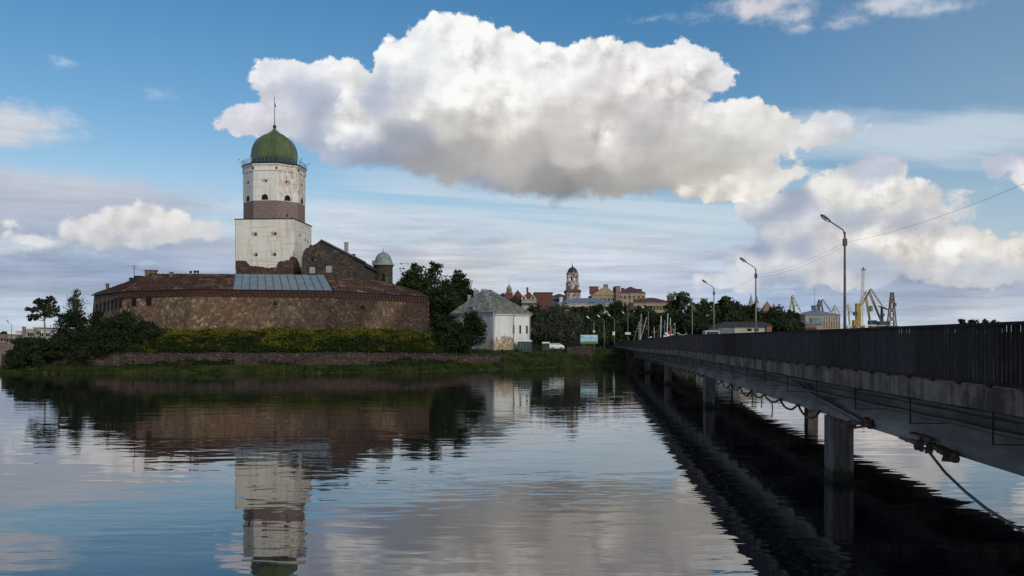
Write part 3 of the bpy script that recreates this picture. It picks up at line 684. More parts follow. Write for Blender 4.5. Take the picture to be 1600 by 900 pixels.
# ------------------------------------------------------------ great white tower
TC = Vector((-53.0, 198.0, 0)); TH = R(-4.0); S0 = 12.75
tower = thing('castle_tower', (TC.x, TC.y, 8), 'tall whitewashed tower with brown stone band and green onion dome', 'tower')
def tl(x, y, z): return Vector((TC.x + x * cos(TH) - y * sin(TH), TC.y + x * sin(TH) + y * cos(TH), z))
FR, RT = -tl(0, 1, 0) + tl(0, 0, 0), tl(1, 0, 0) - tl(0, 0, 0)     # outward normals: front and right
TH_FLIP = None
h0 = S0 / 2
# ragged plaster edge over bare stone on the front, right and left faces
def rag(t):   # front face t from left 0 to right 1 -> height of plaster's lower edge
    base = interp(t, [(0, 22.0), (.18, 22.0), (.21, 21.4), (.25, 20.9), (.45, 20.7), (.55, 20.4), (.70, 20.5), (.735, 21.7), (.93, 22.1), (.955, 22.9), (1, 22.8)])
    return base + nz(t * 60, 1, .9) * .35
blk = MB(); stone = MB(); ZT = 30.9; N = 60
for i in range(N):
    t0, t1 = i / N, (i + 1) / N; xa, xb = -h0 + S0 * t0, -h0 + S0 * t1
    za, zb = rag(t0), rag(t1)
    o = .10
    blk.quad(tl(xa, -h0 - o, za), tl(xb, -h0 - o, zb), tl(xb, -h0 - o, ZT), tl(xa, -h0 - o, ZT))
    blk.quad(tl(xa, -h0, za), tl(xb, -h0, zb), tl(xb, -h0 - o, zb), tl(xa, -h0 - o, za))
    ya, yb = xa, xb
    def rr(t): return interp(t, [(0, 22.8), (.15, 22.6), (.3, 21.6), (.4, 20.4), (.47, 18.5), (.5, 16), (1, 15)]) + nz(t * 60, 7, .9) * .2
    za, zb = rr(t0), rr(t1)
    blk.quad(tl(h0 + o, ya, za), tl(h0 + o, yb, zb), tl(h0 + o, yb, ZT), tl(h0 + o, ya, ZT))
    blk.quad(tl(h0, ya, za), tl(h0, yb, zb), tl(h0 + o, yb, zb), tl(h0 + o, ya, za))
blk.quad(tl(-h0 - .1, h0, 20), tl(-h0 - .1, -h0 - .1, 20), tl(-h0 - .1, -h0 - .1, ZT), tl(-h0 - .1, h0, ZT))
blk.quad(tl(h0 + .1, h0, 14), tl(-h0 - .1, h0, 14), tl(-h0 - .1, h0, ZT), tl(h0 + .1, h0, ZT))
blk.quad(tl(h0 + .1, -h0, 24), tl(h0, -h0 - .1, 24), tl(h0, -h0 - .1, ZT), tl(h0 + .1, -h0, ZT))
blk.quad(tl(-h0 - .1, -h0 - .1, ZT), tl(h0 + .1, -h0 - .1, ZT), tl(h0 + .1, h0, ZT), tl(-h0 - .1, h0, ZT))
part('plaster_block', blk, M['plaster'], tower)
stone.hexa([tl(-h0, -h0, 8), tl(h0, -h0, 8), tl(h0, h0, 8), tl(-h0, h0, 8), tl(-h0, -h0, 30), tl(h0, -h0, 30), tl(h0, h0, 30), tl(-h0, h0, 30)])
part('bare_stone_base', stone, M['rock_base'], tower)
led = MB(); led.hexa([tl(x, y, z) for z in (ZT + .004, ZT + .16) for x, y in ((-h0 - .25, -h0 - .25), (h0 + .25, -h0 - .25), (h0 + .25, h0 + .2), (-h0 - .25, h0 + .2))]); part('ledge', led, M['iron'], tower)
AP = 6.15; RO = AP / cos(pi / 8)
def octa(b, prof, c=TC): return b.lathe([(r / cos(pi / 8), z) for r, z in prof], 8, c, -TH * -1 + pi / 8)
b = MB(); octa(b, [(AP, 30.9), (AP, 35.0)]); part('brick_band', b, M['brickband'], tower)
b = MB(); octa(b, [(AP + .07, 35.0), (AP + .07, 41.4), (AP + .20, 41.5), (AP + .20, 41.75), (AP + .07, 41.8), (AP + .07, 42.5), (AP + .30, 42.75), (AP + .35, 43.0)]); part('plaster_octagon', b, M['plaster_up'], tower)
b = MB(); octa(b, [(AP + .33, 43.0), (AP + .42, 43.12), (AP + .42, 43.3), (AP + .2, 43.36), (4.6, 43.6)]); part('gallery_floor', b, M['dark_green'], tower)
b = MB(); octa(b, [(5.0, 43.5), (4.75, 43.9), (4.58, 44.6), (4.52, 44.9)]); part('dome_skirt', b, M['dark_green'], tower)
b = MB(); octa(b, [(4.5, 44.85), (4.6, 45.5), (4.6, 46.3), (4.5, 47.1), (4.25, 48.0), (3.85, 48.8), (3.3, 49.5), (2.6, 50.1), (1.85, 50.55), (1.25, 50.85), (.8, 51.15), (.5, 51.5), (.32, 51.85), (.25, 52.1)]); part('onion_dome', b, M['dome_green'], tower)
b = MB()
for k in range(8):
    a = TH + pi / 8 + k * pi / 4
    b.tube([(TC.x + r * sin(a) / cos(pi / 8), TC.y - r * cos(a) / cos(pi / 8), z) for r, z in ((4.54, 44.9), (4.64, 45.5), (4.64, 46.3), (4.54, 47.1), (4.29, 48.0), (3.89, 48.8), (3.34, 49.5), (2.64, 50.1), (1.89, 50.55), (1.29, 50.85), (.54, 51.5))], .035, 4)
part('dome_ribs', b, M['dome_green'], tower)
b = MB(); b.lathe([(.15, 52.0), (.32, 52.2), (.38, 52.45), (.3, 52.7), (.1, 52.85)], 10, TC); b.tube([(TC.x, TC.y, 52.8), (TC.x, TC.y, 58.9)], [.09, .04], 6); b.lathe([(.02, 58.8), (.12, 58.95), (.02, 59.1)], 6, TC)
sp = part('spire', b, M['iron'], tower)
b = MB(); b.add([(TC.x + .05, TC.y, 58.0), (TC.x + .2, TC.y - .1, 57.5), (TC.x + .42, TC.y - .05, 56.7), (TC.x + .2, TC.y - .08, 56.8), (TC.x + .05, TC.y, 56.9)], [(0, 1, 3, 4), (1, 2, 3)]); link('flag', b.mesh('flag', wl(tower)), plain('faded_flag', (.20, .05, .05)), sp)
rail = MB()
RR = AP + .30
cs = [Vector((TC.x + RR / cos(pi / 8) * sin(TH + pi / 8 + k * pi / 4), TC.y - RR / cos(pi / 8) * cos(TH + pi / 8 + k * pi / 4), 43.33)) for k in range(8)]
for k in range(8):
    a, c = cs[k], cs[(k + 1) % 8]
    for z in (.35, .7, 1.05): rail.beam(a + Vector((0, 0, z)), c + Vector((0, 0, z)), .05)
    for j in range(6): p = a.lerp(c, j / 6); rail.beam(p, p + Vector((0, 0, 1.08)), .05)
part('gallery_railing', rail, plain('grey_rail', (.16, .19, .21), .2, 2, .5), tower)
for k in range(8):
    p = cs[k]; o = (p - Vector((TC.x, TC.y, 43.33))).normalized(); b = MB()
    b.beam(p + Vector((0, 0, .2)), p + o * .55 + Vector((0, 0, 1.2)), .045); b.box(p + o * .6 + Vector((0, 0, 1.28)), (.2, .2, .16)); part('floodlight_arm', b, M['iron'], tower)
# openings of the tower
def facet(k): a = TH + k * pi / 4; return Vector((sin(a), -cos(a), 0))
def niche(c, nrm, w, h, parent=tower, face=None, hw=.5, hh=.62, side=1):
    """a splayed rounded niche with a small dark hole to one side, set into the plaster"""
    nrm = Vector(nrm); r = Vector((-nrm.y, nrm.x, 0)); up = Vector((0, 0, 1)); n = 14
    rim = [(w / 2 * cos(2 * pi * k / n), h / 2 * sin(2 * pi * k / n)) for k in range(n)]
    ins = [(w * .18 * side + hw / 2 * cos(2 * pi * k / n) * 1.0, -.06 * h + hh / 2 * sin(2 * pi * k / n)) for k in range(n)]
    b = MB(); b.add([c + r * x + up * z + nrm * .035 for x, z in rim] + [c + r * x * .94 + up * z * .94 + nrm * .012 for x, z in rim] + [c + r * x + up * z + nrm * .014 for x, z in ins], [(i, (i + 1) % n, (i + 1) % n + n, i + n) for i in range(n)] + [(i + n, (i + 1) % n + n, (i + 1) % n + 2 * n, i + 2 * n) for i in range(n)])
    o = part('embrasure', b, M['niche'], parent)
    b = MB(); b.add([c + r * x + up * z + nrm * .02 for x, z in ins], [tuple(range(n))]); link('hole', b.mesh('hole', wl(parent)), M['hole'], o)
M['niche'] = plain('darker_plaster', (.40, .35, .28), .4, 1.5, .9)  # blotchy tone for the niches, darker than the plaster around them
fn = facet(0); rn = facet(2)
for x, z in ((-2.2, 27.7), (2.1, 27.8), (-2.0, 23.25), (2.1, 23.3)):
    niche(tl(x, -h0 - .1, z), fn, 1.5 if z > 25 else 1.15, .95 if z > 25 else .8)
for y, z in ((-2.3, 27.9), (1.6, 27.3), (3.6, 27.1)): niche(tl(h0 + .1, y, z), rn, .9, .85, hw=.45, hh=.7)
for k in range(-2, 3):
    nn = facet(k); c = Vector((TC.x, TC.y, 0)) + nn * (AP + .07)
    r = Vector((-nn.y, nn.x, 0))
    opening(c + nn * .02 + Vector((0, 0, 35.15)), nn, 1.35, 1.25, True, None, False, tower, .05, 'gun_port')
    niche(c + Vector((0, 0, 39.3)), nn, 1.3, .8, side=1 if k <= 0 else -1, hw=.42, hh=.55)
for k in range(-2, 3):
    a = TH + pi / 8 + k * pi / 4; nn = Vector((sin(a), -cos(a), 0)); c = Vector((TC.x, TC.y, 0)) + nn * (RO + .02)
    b = MB(); b.box(c + Vector((0, 0, 42.0)), (.34, .34, .55), a); part('scupper', b, M['hole'], tower)
b = MB(); c = Vector((TC.x, TC.y, 31.9)) + facet(1) * (AP - .08); b.box(c, (.4, .3, .4), TH + pi / 4); part('hole', b, M['hole'], tower)

# ------------------------------------------------------------ dark stone palace and its round turret
pal = thing('stone_palace', (-38.5, 186, 8), 'dark rubble gabled building standing against the right of the white tower', 'castle building')
xl, xr, xm, yf, yb = -43.8, -33.3, -39.9, 185.0, 227.0
zl, zr, zm = 23.6, 22.35, 25.7
b = MB()
top = [(xl, 22.2), (xl + .7, 23.9), (xl + 1.4, 24.1), (xl + 1.7, 24.8), (xl + 2.2, 24.6), (xl + 2.9, 24.9), (xm, zm), (xr, zr)]
vs = [(xl, yf, 6), (xr, yf, 6)] + [(x, yf, z) for x, z in top[::-1]]
n = len(vs); b.add(vs + [(x, yb, z) for x, _, z in vs], [tuple(range(n)), tuple(range(2 * n - 1, n - 1, -1))] + [(i, i + n, (i + 1) % n + n, (i + 1) % n) for i in range(n)])
part('wall', b, M['palace'], pal)
def slope(x0, z0, x1, z1, y0, y1, m, over=.45, th=.14):
    b = MB(); d = Vector((x1 - x0, 0, z1 - z0)).normalized(); nn = Vector((-d.z, 0, d.x)); nn = nn if nn.z > 0 else -nn
    p0 = Vector((x0, 0, z0)) - d * over + nn * .03; p1 = Vector((x1, 0, z1)) + nn * .03
    b.hexa([Vector((p.x, y, p.z)) + nn * k for k in (0, th) for p, y in ((p0, y0), (p1, y0), (p1, y1), (p0, y1))])
    m_ = part('roof', b, M[m], pal); s_ = MB()
    for j in range(int((y1 - y0) / .9)):
        y = y0 + .4 + j * .9; s_.beam(Vector((p0.x, y, p0.z)) + nn * (th + .03), Vector((p1.x, y, p1.z)) + nn * (th + .03), .05, .08, nn)
    tag(link('roof_seams', s_.mesh('roof_seams', wl(pal)), M[m], m_), kind='stuff')
slope(xr, zr, xm, zm, yf - .25, 200, 'slate'); slope(xr - .1, zr - .6, xm, zm - .9, 200, yb, 'slate', .6)
slope(xl, zl - .4, xm, zm, yf + 1.5, yb, 'slate', .2)
b = MB(); b.beam((xr + .12, yf, zr - .25), (xr + .12, yb, zr - .25), .3, .35); b.beam((xm, yf - .12, zm - .12), (xr + .1, yf - .12, zr - .2), .25, .3); part('eaves', b, M['iron'], pal)
for px, py, w_, h_ in ((488, 426.5, .95, 1.25), (514, 425.5, .95, 1.35)):
    p = at(px, py, yf); o = opening(p, (0, -1, 0), w_, h_, True, 'white', True, pal, .10, 'window', 'paneglass') if False else opening(p, (0, -1, 0), w_, h_, True, None, False, pal, .04, 'window', 'hole')
    fr = MB()
    for k in range(4): fr.beam(p + Vector((-w_ / 2 + w_ * k / 3, -.07, .05)), p + Vector((-w_ / 2 + w_ * k / 3, -.07, h_ - .12)), .10)
    for k in range(4): fr.beam(p + Vector((-w_ / 2, -.07, .05 + (h_ - .17) * k / 3)), p + Vector((w_ / 2, -.07, .05 + (h_ - .17) * k / 3)), .10)
    link('frame', fr.mesh('frame', wl(pal)), M['white'], o)
for px, py in ((488.5, 408), ):
    p = at(px, py, yf); opening(p, (0, -1, 0), .5, .8, True, None, False, pal, .04)
for k, (yy, z) in enumerate(((187.5, 18.6), (189.5, 18.3), (201, 17.2), (204, 16.9), (206.5, 16.6), (209, 16.4), (211.5, 16.0))):
    opening((xr + .02, yy, z), (1, 0, 0), .8, .7, True, None, False, pal, .05)
for px, d, y0, w_, y1, m in ((541, 201, 379.5, 6, 398, 'copper'), (552.5, 190, 398, 5, 404, 'palace')): stack(px, d, y0, w_, y1, m, 'chimney', True, pal)
tur = thing('round_turret', (-31.6, 218, 8), 'small round stone turret with pale copper dome at the end of the dark palace', 'turret')
b = MB(); b.lathe([(2.3, 6), (2.25, 22.5), (2.4, 22.8), (2.45, 23.1)], 18, (-31.6, 218, 0)); part('wall', b, M['palace'], tur)
b = MB(); b.lathe([(2.75, 23.1), (2.65, 23.3), (2.3, 23.6), (2.12, 24.3), (1.8, 25.2), (1.3, 25.9), (.65, 26.3), (.14, 26.45)], 18, (-31.6, 218, 0)); dm = part('dome', b, M['copper'], tur)
b = MB(); b.tube([(-31.6, 218, 26.3), (-31.6, 218, 27.5)], [.12, .03], 6); link('finial', b.mesh('finial', wl(tur)), M['copper'], dm)
b = MB(); b.box((-33.9, 216.9, 23.8), (.6, .6, .9)); part('side_cap', b, M['copper'], tur)
p = at(597.5, 431, 215.4); opening((-31.3, 215.73, 19.0), (.1, -.99, 0), .8, 2.0, True, None, False, tur, .08)
# ------------------------------------------------------------ bridge
BA = atan(0.085); BT = Vector((sin(BA), cos(BA), 0)); BN = Vector((cos(BA), -sin(BA), 0))
DECK = [(-40, 4.1), (72, 4.1), (100, 3.9), (130, 3.65), (200, 3.35), (300, 2.9), (420, 2.8)]
def deckz(y):
    return interp(y, DECK)
def bp(y, off, z=None, dz=0.0):
    """point on the bridge: y along, off metres right of the left edge line"""
    v = Vector((7.4 + .085 * y, y, 0)) + BN * off
    v.z = (deckz(y) if z is None else z) + dz; return v
WD = 10.6
br = thing('road_bridge', bp(40, 5, 0), 'long dark concrete girder bridge crossing the water on the right', 'bridge')
def along(name, y0, y1, o0, o1, z0, z1, m, parent=br, step=None, absz=False):
    """a bar of constant section following the deck line"""
    ys = [y0] + [y for y, _ in DECK if y0 < y < y1] + [y1]; b = MB(); vs = []
    for y in ys:
        for o_, z_ in ((o0, z0), (o1, z0), (o1, z1), (o0, z1)): vs.append(bp(y, o_, z_ if absz else None, 0 if absz else z_))
    fs = [(0, 1, 2, 3)[::-1], tuple(len(vs) - 4 + k for k in range(4))]
    for i in range(len(ys) - 1):
        a = i * 4
        for k in range(4): fs.append((a + k, a + (k + 1) % 4, a + 4 + (k + 1) % 4, a + 4 + k))
    b.add(vs, fs); return part(name, b, M[m] if isinstance(m, str) else m, parent)
YS, YE = -30, 166
along('deck_slab', YS, YE, .30, WD - .30, -.42, -.06, 'conc')
along('road_surface', YS, YE, 1.3, WD - 1.3, -.058, -.02, 'asphalt')
for o0 in (.302, WD - 1.298): along('footway', YS, YE, o0, o0 + .994, -.057, .10, 'conc')
# edge beam in cast lengths
y = -30.0; rng = random.Random(21)
while y < YE:
    y2 = min(YE, y + 3.0)
    along('edge_block', y + .012, y2 - .012, -.02 + rng.uniform(-.012, .012), .30, -.43 + rng.uniform(-.01, .01), .02, 'conc')
    if y < 60: along('edge_block', y + .012, y2 - .012, WD - .30, WD + .02, -.43, .02, 'conc')
    y = y2
along('edge_beam', 60, YE, WD - .30, WD + .02, -.43, .018, 'conc')
along('ledge_tiles', YS, YE, -.035, .24, .02, .05, plain('reddish_ledge', (.16, .10, .075), .4, 3, .9))
PIER_Y = [32, 66, 99.5, 133]
spans = [(-30, 32), (32, 66), (66, 99.5), (99.5, 133), (133, 166)]
for (a, c) in spans:
    for k, o0 in enumerate((1.3, 5.0, 8.7)):
        b = MB(); g_ = .03
        for y0, y1 in ((a + g_, c - g_),):
            n_ = 6; prof = [(o0, -1.84), (o0 + .62, -1.84), (o0 + .62, -1.55), (o0 + .46, -1.35), (o0 + .46, -.42), (o0 + .16, -.42), (o0 + .16, -1.35), (o0, -1.55)]
            vs = []
            for j in range(n_ + 1):
                yy = y0 + (y1 - y0) * j / n_; vs += [bp(yy, o_, None, z_) for o_, z_ in prof]
            m_ = len(prof); fs = [tuple(range(m_))[::-1], tuple(range(n_ * m_, n_ * m_ + m_))]
            for j in range(n_):
                for q_ in range(m_): A = j * m_ + q_; B = j * m_ + (q_ + 1) % m_; fs.append((A, B, B + m_, A + m_))
            b.add(vs, fs)
        part('girder', b, M['girder'], br)
    for t in (.25, .5, .75):
        yy = a + (c - a) * t; b = MB(); b.hexa([bp(yy + s_, o_, None, z_) for z_ in (-1.5, -.44) for s_, o_ in ((-.12, 1.8), (-.12, 8.75), (.12, 8.75), (.12, 1.8))]); part('cross_beam', b, M['girder'], br)
for y in PIER_Y:
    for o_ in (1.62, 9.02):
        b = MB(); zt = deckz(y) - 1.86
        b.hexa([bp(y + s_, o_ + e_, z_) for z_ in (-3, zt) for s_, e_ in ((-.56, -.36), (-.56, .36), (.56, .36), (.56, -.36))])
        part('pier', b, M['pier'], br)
    b = MB(); b.hexa([bp(y + s_, o_, None, z_) for z_ in (-1.82, -1.2) for s_, o_ in ((-.4, 1.95), (-.4, 8.65), (.4, 8.65), (.4, 1.95))]); part('pier_cap', b, M['pier'], br)
# services slung under the footway: pipes, brackets and festooned cable
for off, dz, r_, m_ in ((.55, -.56, .07, 'cable_grey'), (.80, -.66, .055, 'cable'), (.95, -.98, .06, 'cable_grey')):
    b = MB(); pts = []
    for k in range(95):
        y = 3 + k * 1.72; pts.append(bp(y, off, None, dz - .05 * abs(sin(y * .95)) + nz(y, off, .3) * .05))
    b.tube(pts, r_, 5); part('service_pipe', b, M[m_], br, True)
y = 4.0
while y < 165:
    b = MB(); b.hexa([bp(y + s_, o_, None, z_) for z_ in (-1.15, -.43) for s_, o_ in ((-.015, .43), (-.015, .46), (.015, .46), (.015, .43))])
    b.hexa([bp(y + s_, o_, None, z_) for z_ in (-1.15, -1.13) for s_, o_ in ((-.012, .46), (-.012, 1.3), (.012, 1.3), (.012, .46))])
    part('pipe_bracket', b, M['rustiron'], br); y += 4.4
def festoon(y0, y1, n_, off, dz, sag, r_, m_='cable'):
    b = MB(); pts = []
    for i in range(n_):
        a = y0 + (y1 - y0) * i / n_; c = y0 + (y1 - y0) * (i + 1) / n_; s_ = sag * rng.uniform(.6, 1.25)
        for k in range(7):
            t = k / 7; pts.append(bp(a + (c - a) * t, off, None, dz - s_ * 4 * t * (1 - t) + rng.uniform(-.01, .01)))
    pts.append(bp(y1, off, None, dz)); b.tube(pts, r_, 5); part('slung_cable', b, M[m_], br, True)
festoon(33, 64, 9, 1.22, -1.78, .36, .05); festoon(66, 98, 10, 1.22, -1.72, .26, .05); festoon(100, 160, 18, 1.22, -1.5, .25, .06)
festoon(70, 128, 12, .9, -1.25, .2, .06, 'cable_grey')
for y, l in ((41.5, .8), (44, .55), (46.5, .7), (54, .5)):
    b = MB(); p = bp(y, 1.2, None, -1.95); b.tube([p, p + Vector((.03, 0, -l * .5)), p + Vector((0, 0, -l))], .03, 5); part('cable_end', b, M['cable'], br)
b = MB(); b.tube([bp(37.5, 1.05, None, -.62), bp(33.5, 1.05, None, -1.2), bp(27, 1.18, None, -1.75)], .085, 6); part('drain_pipe', b, M['cable_grey'], br)
# rotten shuttering left on the girder
rng = random.Random(4)
for yc, n_ in ((21.6, 9), (27.8, 4)):
    for k in range(n_):
        p = bp(yc + rng.uniform(-1.2, 1.2), 1.08 + rng.uniform(-.16, .12), None, -1.72 + rng.uniform(-.12, .2)); L = rng.uniform(.35, 1.3)
        d = BT * cos(rng.uniform(-.5, .5)) + BN * sin(rng.uniform(-.5, .5)) + Vector((0, 0, rng.uniform(-.22, .22)))
        b = MB(); b.beam(p - d * L / 2, p + d * L / 2, rng.uniform(.09, .24), rng.uniform(.05, .12)); part('shuttering_board', b, M['timber'], br)
for yc in (22.6, 20.3, 28.4):
    b = MB(); p = bp(yc, .98, None, -1.82); b.lathe([(.02, -.10), (.08, -.09), (.11, 0), (.07, .10), (.02, .14)], 8, p); part('junction_lump', b, M['timber'], br, True)
# abutment and the causeway wall beyond the last span
b = MB(); b.hexa([bp(y, o_, z_) for z_ in (-1, 2.9) for y, o_ in ((166, .5), (166, WD - .5), (300, WD - .5), (300, .5))])
ab = thing('causeway', bp(200, 5, 0), 'dark stone abutment and causeway carrying the road on from the last span', 'causeway'); 
b = MB(); ys = [166, 200, 300, 400]
vs = []
for y in ys: vs += [bp(y, .25, -1), bp(y, WD - .25, -1), bp(y, WD - .25, None, -.06), bp(y, .25, None, -.06)]
fs = [(3, 2, 1, 0), tuple(12 + k for k in range(4))] + [(i * 4 + k, i * 4 + (k + 1) % 4, i * 4 + 4 + (k + 1) % 4, i * 4 + 4 + k) for i in range(3) for k in range(4)]
b.add(vs, fs); part('wall', b, M['quay'], ab)
along('coping', 166.02, 400, -.05, .32, -.40, .02, 'conc', ab); along('coping', 166.02, 400, WD - .32, WD + .05, -.40, .02, 'conc', ab); along('road_surface', 166, 400, .33, WD - .33, -.058, -.02, 'asphalt', ab)
# railings: flat upright bars, posts, rails
def railing(off, label, detailed):
    rl = thing('bridge_railing', bp(20, off, 4.1), label, 'railing')
    proto = None
    pitch = .17; y = 8.0 if detailed else 8.0; n_ = 0; far = MB(); base = wl(rl)
    one = MB(); one.box((0, 0, .59), (.012, .142, 1.10)); me = one.mesh('baluster'); mes = [me.copy() for _ in range(3)]
    for q_, k_ in zip(mes, ('fence', 'fence_b', 'fence_c')): q_.materials.append(M[k_])
    for k in range(194): far.box(bp(-25 + k * .17, off + .06, None, .60), (.012, .142, 1.10), -BA)
    while y < 400:
        p = bp(y, off + .06, None, 0)
        if detailed and n_ < 290:
            o = link('baluster', mes[[1, 1, 0, 2, 0, 1, 0, 1][int(y / 4.05) % 8]], None, rl); o.location = p - base + Vector((0, 0, .03)); o.rotation_euler = (0, 0, -BA + rng.uniform(-.035, .035)); y += pitch + rng.uniform(-.006, .006)
        else:
            far.box(p + Vector((0, 0, .60)), (.012, .142, 1.10), -BA); y += pitch
        n_ += 1
        if n_ == 290 and detailed: pass
    if detailed:
        o = part('balusters', far, M['fence_far'], rl)
    else: o = part('balusters', far, M['fence'], rl)
    tag(o, kind='stuff')
    for z0, z1 in ((.055, .10), (1.15, 1.21)): along('rail', -26, 400, off + .02, off + .10, z0, z1, M['fence'], rl)
    y = 8.1; po = MB(); po.box((.105, 0, .60), (.05, .05, 1.19)); ft = MB(); ft.box((0, 0, 0), (.12, .16, .035)); pm, fm = po.mesh('post'), ft.mesh('foot')
    while y < 400:
        p = bp(y, off - .01, None, 0.0)
        if y < 110 or not detailed and y < 60:
            o = link('post', pm, M['fence'], rl); o.location = p - base; o.rotation_euler = (0, 0, -BA)
            f_ = link('foot_plate', fm, M['fence'], o); f_.location = (-.02, 0, .035)
        y += 1.35
    return rl
railing(.0, 'tall black upright-bar railing along the near edge of the bridge', True)
railing(WD - .12, 'black upright-bar railing along the far edge of the bridge deck', False)
# cable hanging from the girder down to the near shore
hc = thing('hanging_cable', bp(22.7, 1.2, 2.2), 'loose grey cable drooping from the girder towards the near shore', 'cable')
pts = [bp(24.5, 1.18, 2.30), bp(23.4, 1.15, 2.28), Vector((10.62, 22.7, 2.18))]
for t in range(1, 15):
    y = 22.7 - t * 1.0; pts.append(Vector((10.62 - t * .03, y, interp(y, [(8, 1.9), (12, 1.12), (15, .93), (18, 1.02), (20, 1.28), (21.5, 1.66), (22.7, 2.18)]))))
b = MB(); b.tube(pts, .036, 6); part('cable', b, M['cable_grey'], hc, True)

# ------------------------------------------------------------ lamps along the road
def lamp(base, H, arm=True, label='', m='pole_conc', dark=True, grp='street lamps along the bridge road', adx=-1.4, adz=.75):
    o = thing('street_lamp', base, label, 'street lamp', grp); B = Vector(base)
    b = MB(); b.tube([B, B + Vector((0, 0, H))], [.115, .07], 8); part('pole', b, M[m], o, True)
    if arm:
        b = MB(); t = B + Vector((0, 0, H)); e = t + Vector((adx * .75, -.1, adz))
        b.tube([t - Vector((0, 0, .3)), t + Vector((adx * .08, 0, .12)), e], .045, 6); part('arm', b, M['pole'], o, True)
        h = MB(); d = (e - t).normalized(); f_ = e + d * .75
        h.tube([e - d * .1, e + d * .15, e + d * .5, f_], [.06, .13, .15, .07], 8); hd = part('lamp_head', h, M['lampgrey' if dark else 'lampglass'], o, True)
        g = MB(); c = e + d * .38 - Vector((0, 0, .10)); g.beam(c - d * .24, c + d * .26, .2, .08); link('lamp_cover', g.mesh('lamp_cover', wl(o)), M['lampglass'], hd)
    return o
LT = {}
for k, (px, ytop, d, lab, m_) in enumerate((
    (1320, 362, 62.5, 'tallest grey street lamp on the bridge, nearest the cranes', 'pole'),
    (1181, 420, 95, 'second street lamp from the cranes, standing before the brown shed', 'pole_conc'),
    (1115.5, 450, 128, 'third street lamp from the cranes, standing over the white car', 'pole_conc'))):
    t = at(px, ytop, d); yb = d
    base = Vector((t.x, d, deckz(d) - .02)); o = lamp(base, t.z - base.z, True, lab, m_, adx=-1.5, adz=.75); LT[k] = t
    if k < 3:
        b = MB(); b.box(t + Vector((0, -.02, -.75)), (.26, .22, .5)); part('cable_bracket', b, M['lampgrey'], o)
t = at(1081.5, 466, 160); o = lamp(Vector((t.x, 160, deckz(160) - .02)), t.z - deckz(160), False, 'bare lamp pole without an arm left of the third bridge lamp', 'pole_conc')
labs = ['street lamp rising among the white boat masts', 'street lamp with a long white sign on its pole', 'street lamp with a small square white sign on its pole', 'street lamp with a dark box on its pole, second from the billboard', 'smallest street lamp, directly right of the billboard']
for k, (px, ytop, d, ps) in enumerate(((1013, 487, 212, None), (981, 494.5, 245, (8.5, 3.6)), (960, 499, 226, (3.6, 5.5)), (944, 501, 216, None), (928, 503.5, 198, (3, 3)))):
    t = at(px, ytop, d); zb = height(t.x, d) if k else deckz(d)
    o = lamp(Vector((t.x, d, zb - .1)), t.z - zb + .1, True, labs[k], 'pole_conc', False, adx=-1.5, adz=.9)
    if ps:
        b = MB(); p = at(px - (1 if k == 2 else 0), 521 if k < 4 else 518, d - .2); b.box(p, (ps[0] / F * d, .06, ps[1] / F * d)); part('sign_plate', b, M['white'], o)
    if k == 3:
        b = MB(); p = at(px, 523, d - .2); b.box(p, (.7, .3, 1.1)); part('box', b, M['lampgrey'], o)
def wire(a, b_, sag, r, lab):
    a, b_ = Vector(a), Vector(b_); o = thing('overhead_wire', a, lab, 'wire', 'wires between the lamps'); b = MB()
    b.tube([a.lerp(b_, k / 16) + Vector((0, 0, -sag * 4 * (k / 16) * (1 - k / 16))) for k in range(17)], r, 4); part('wire', b, M['cable'], o)
p0, p1, p2 = LT[0] + Vector((0, 0, -.75)), LT[1] + Vector((0, 0, -.7)), LT[2] + Vector((0, 0, -.6))
pn = Vector((20.4, 29, p0.z - .1))
base = Vector((pn.x, 29, 4.08)); lamp(base, pn.z - 4.0 + .8, True, 'nearest street lamp of the bridge, beside the right end of the near railing', 'pole', adx=-1.5, adz=.75)
wire(p0, pn, .5, .007, 'single thin wire from the tallest lamp to the upper right')
wire(p0, p1, .4, .007, 'upper of two wires between the tallest lamp and the second lamp'); wire(p0 + Vector((0, 0, -.22)), p1 + Vector((0, 0, -.2)), .5, .007, 'lower of two wires between the tallest lamp and the second lamp')
wire(p1, p2, .4, .008, 'upper of two wires between the second and third lamps'); wire(p1 + Vector((0, 0, -.2)), p2 + Vector((0, 0, -.2)), .5, .008, 'lower of two wires between the second and third lamps')

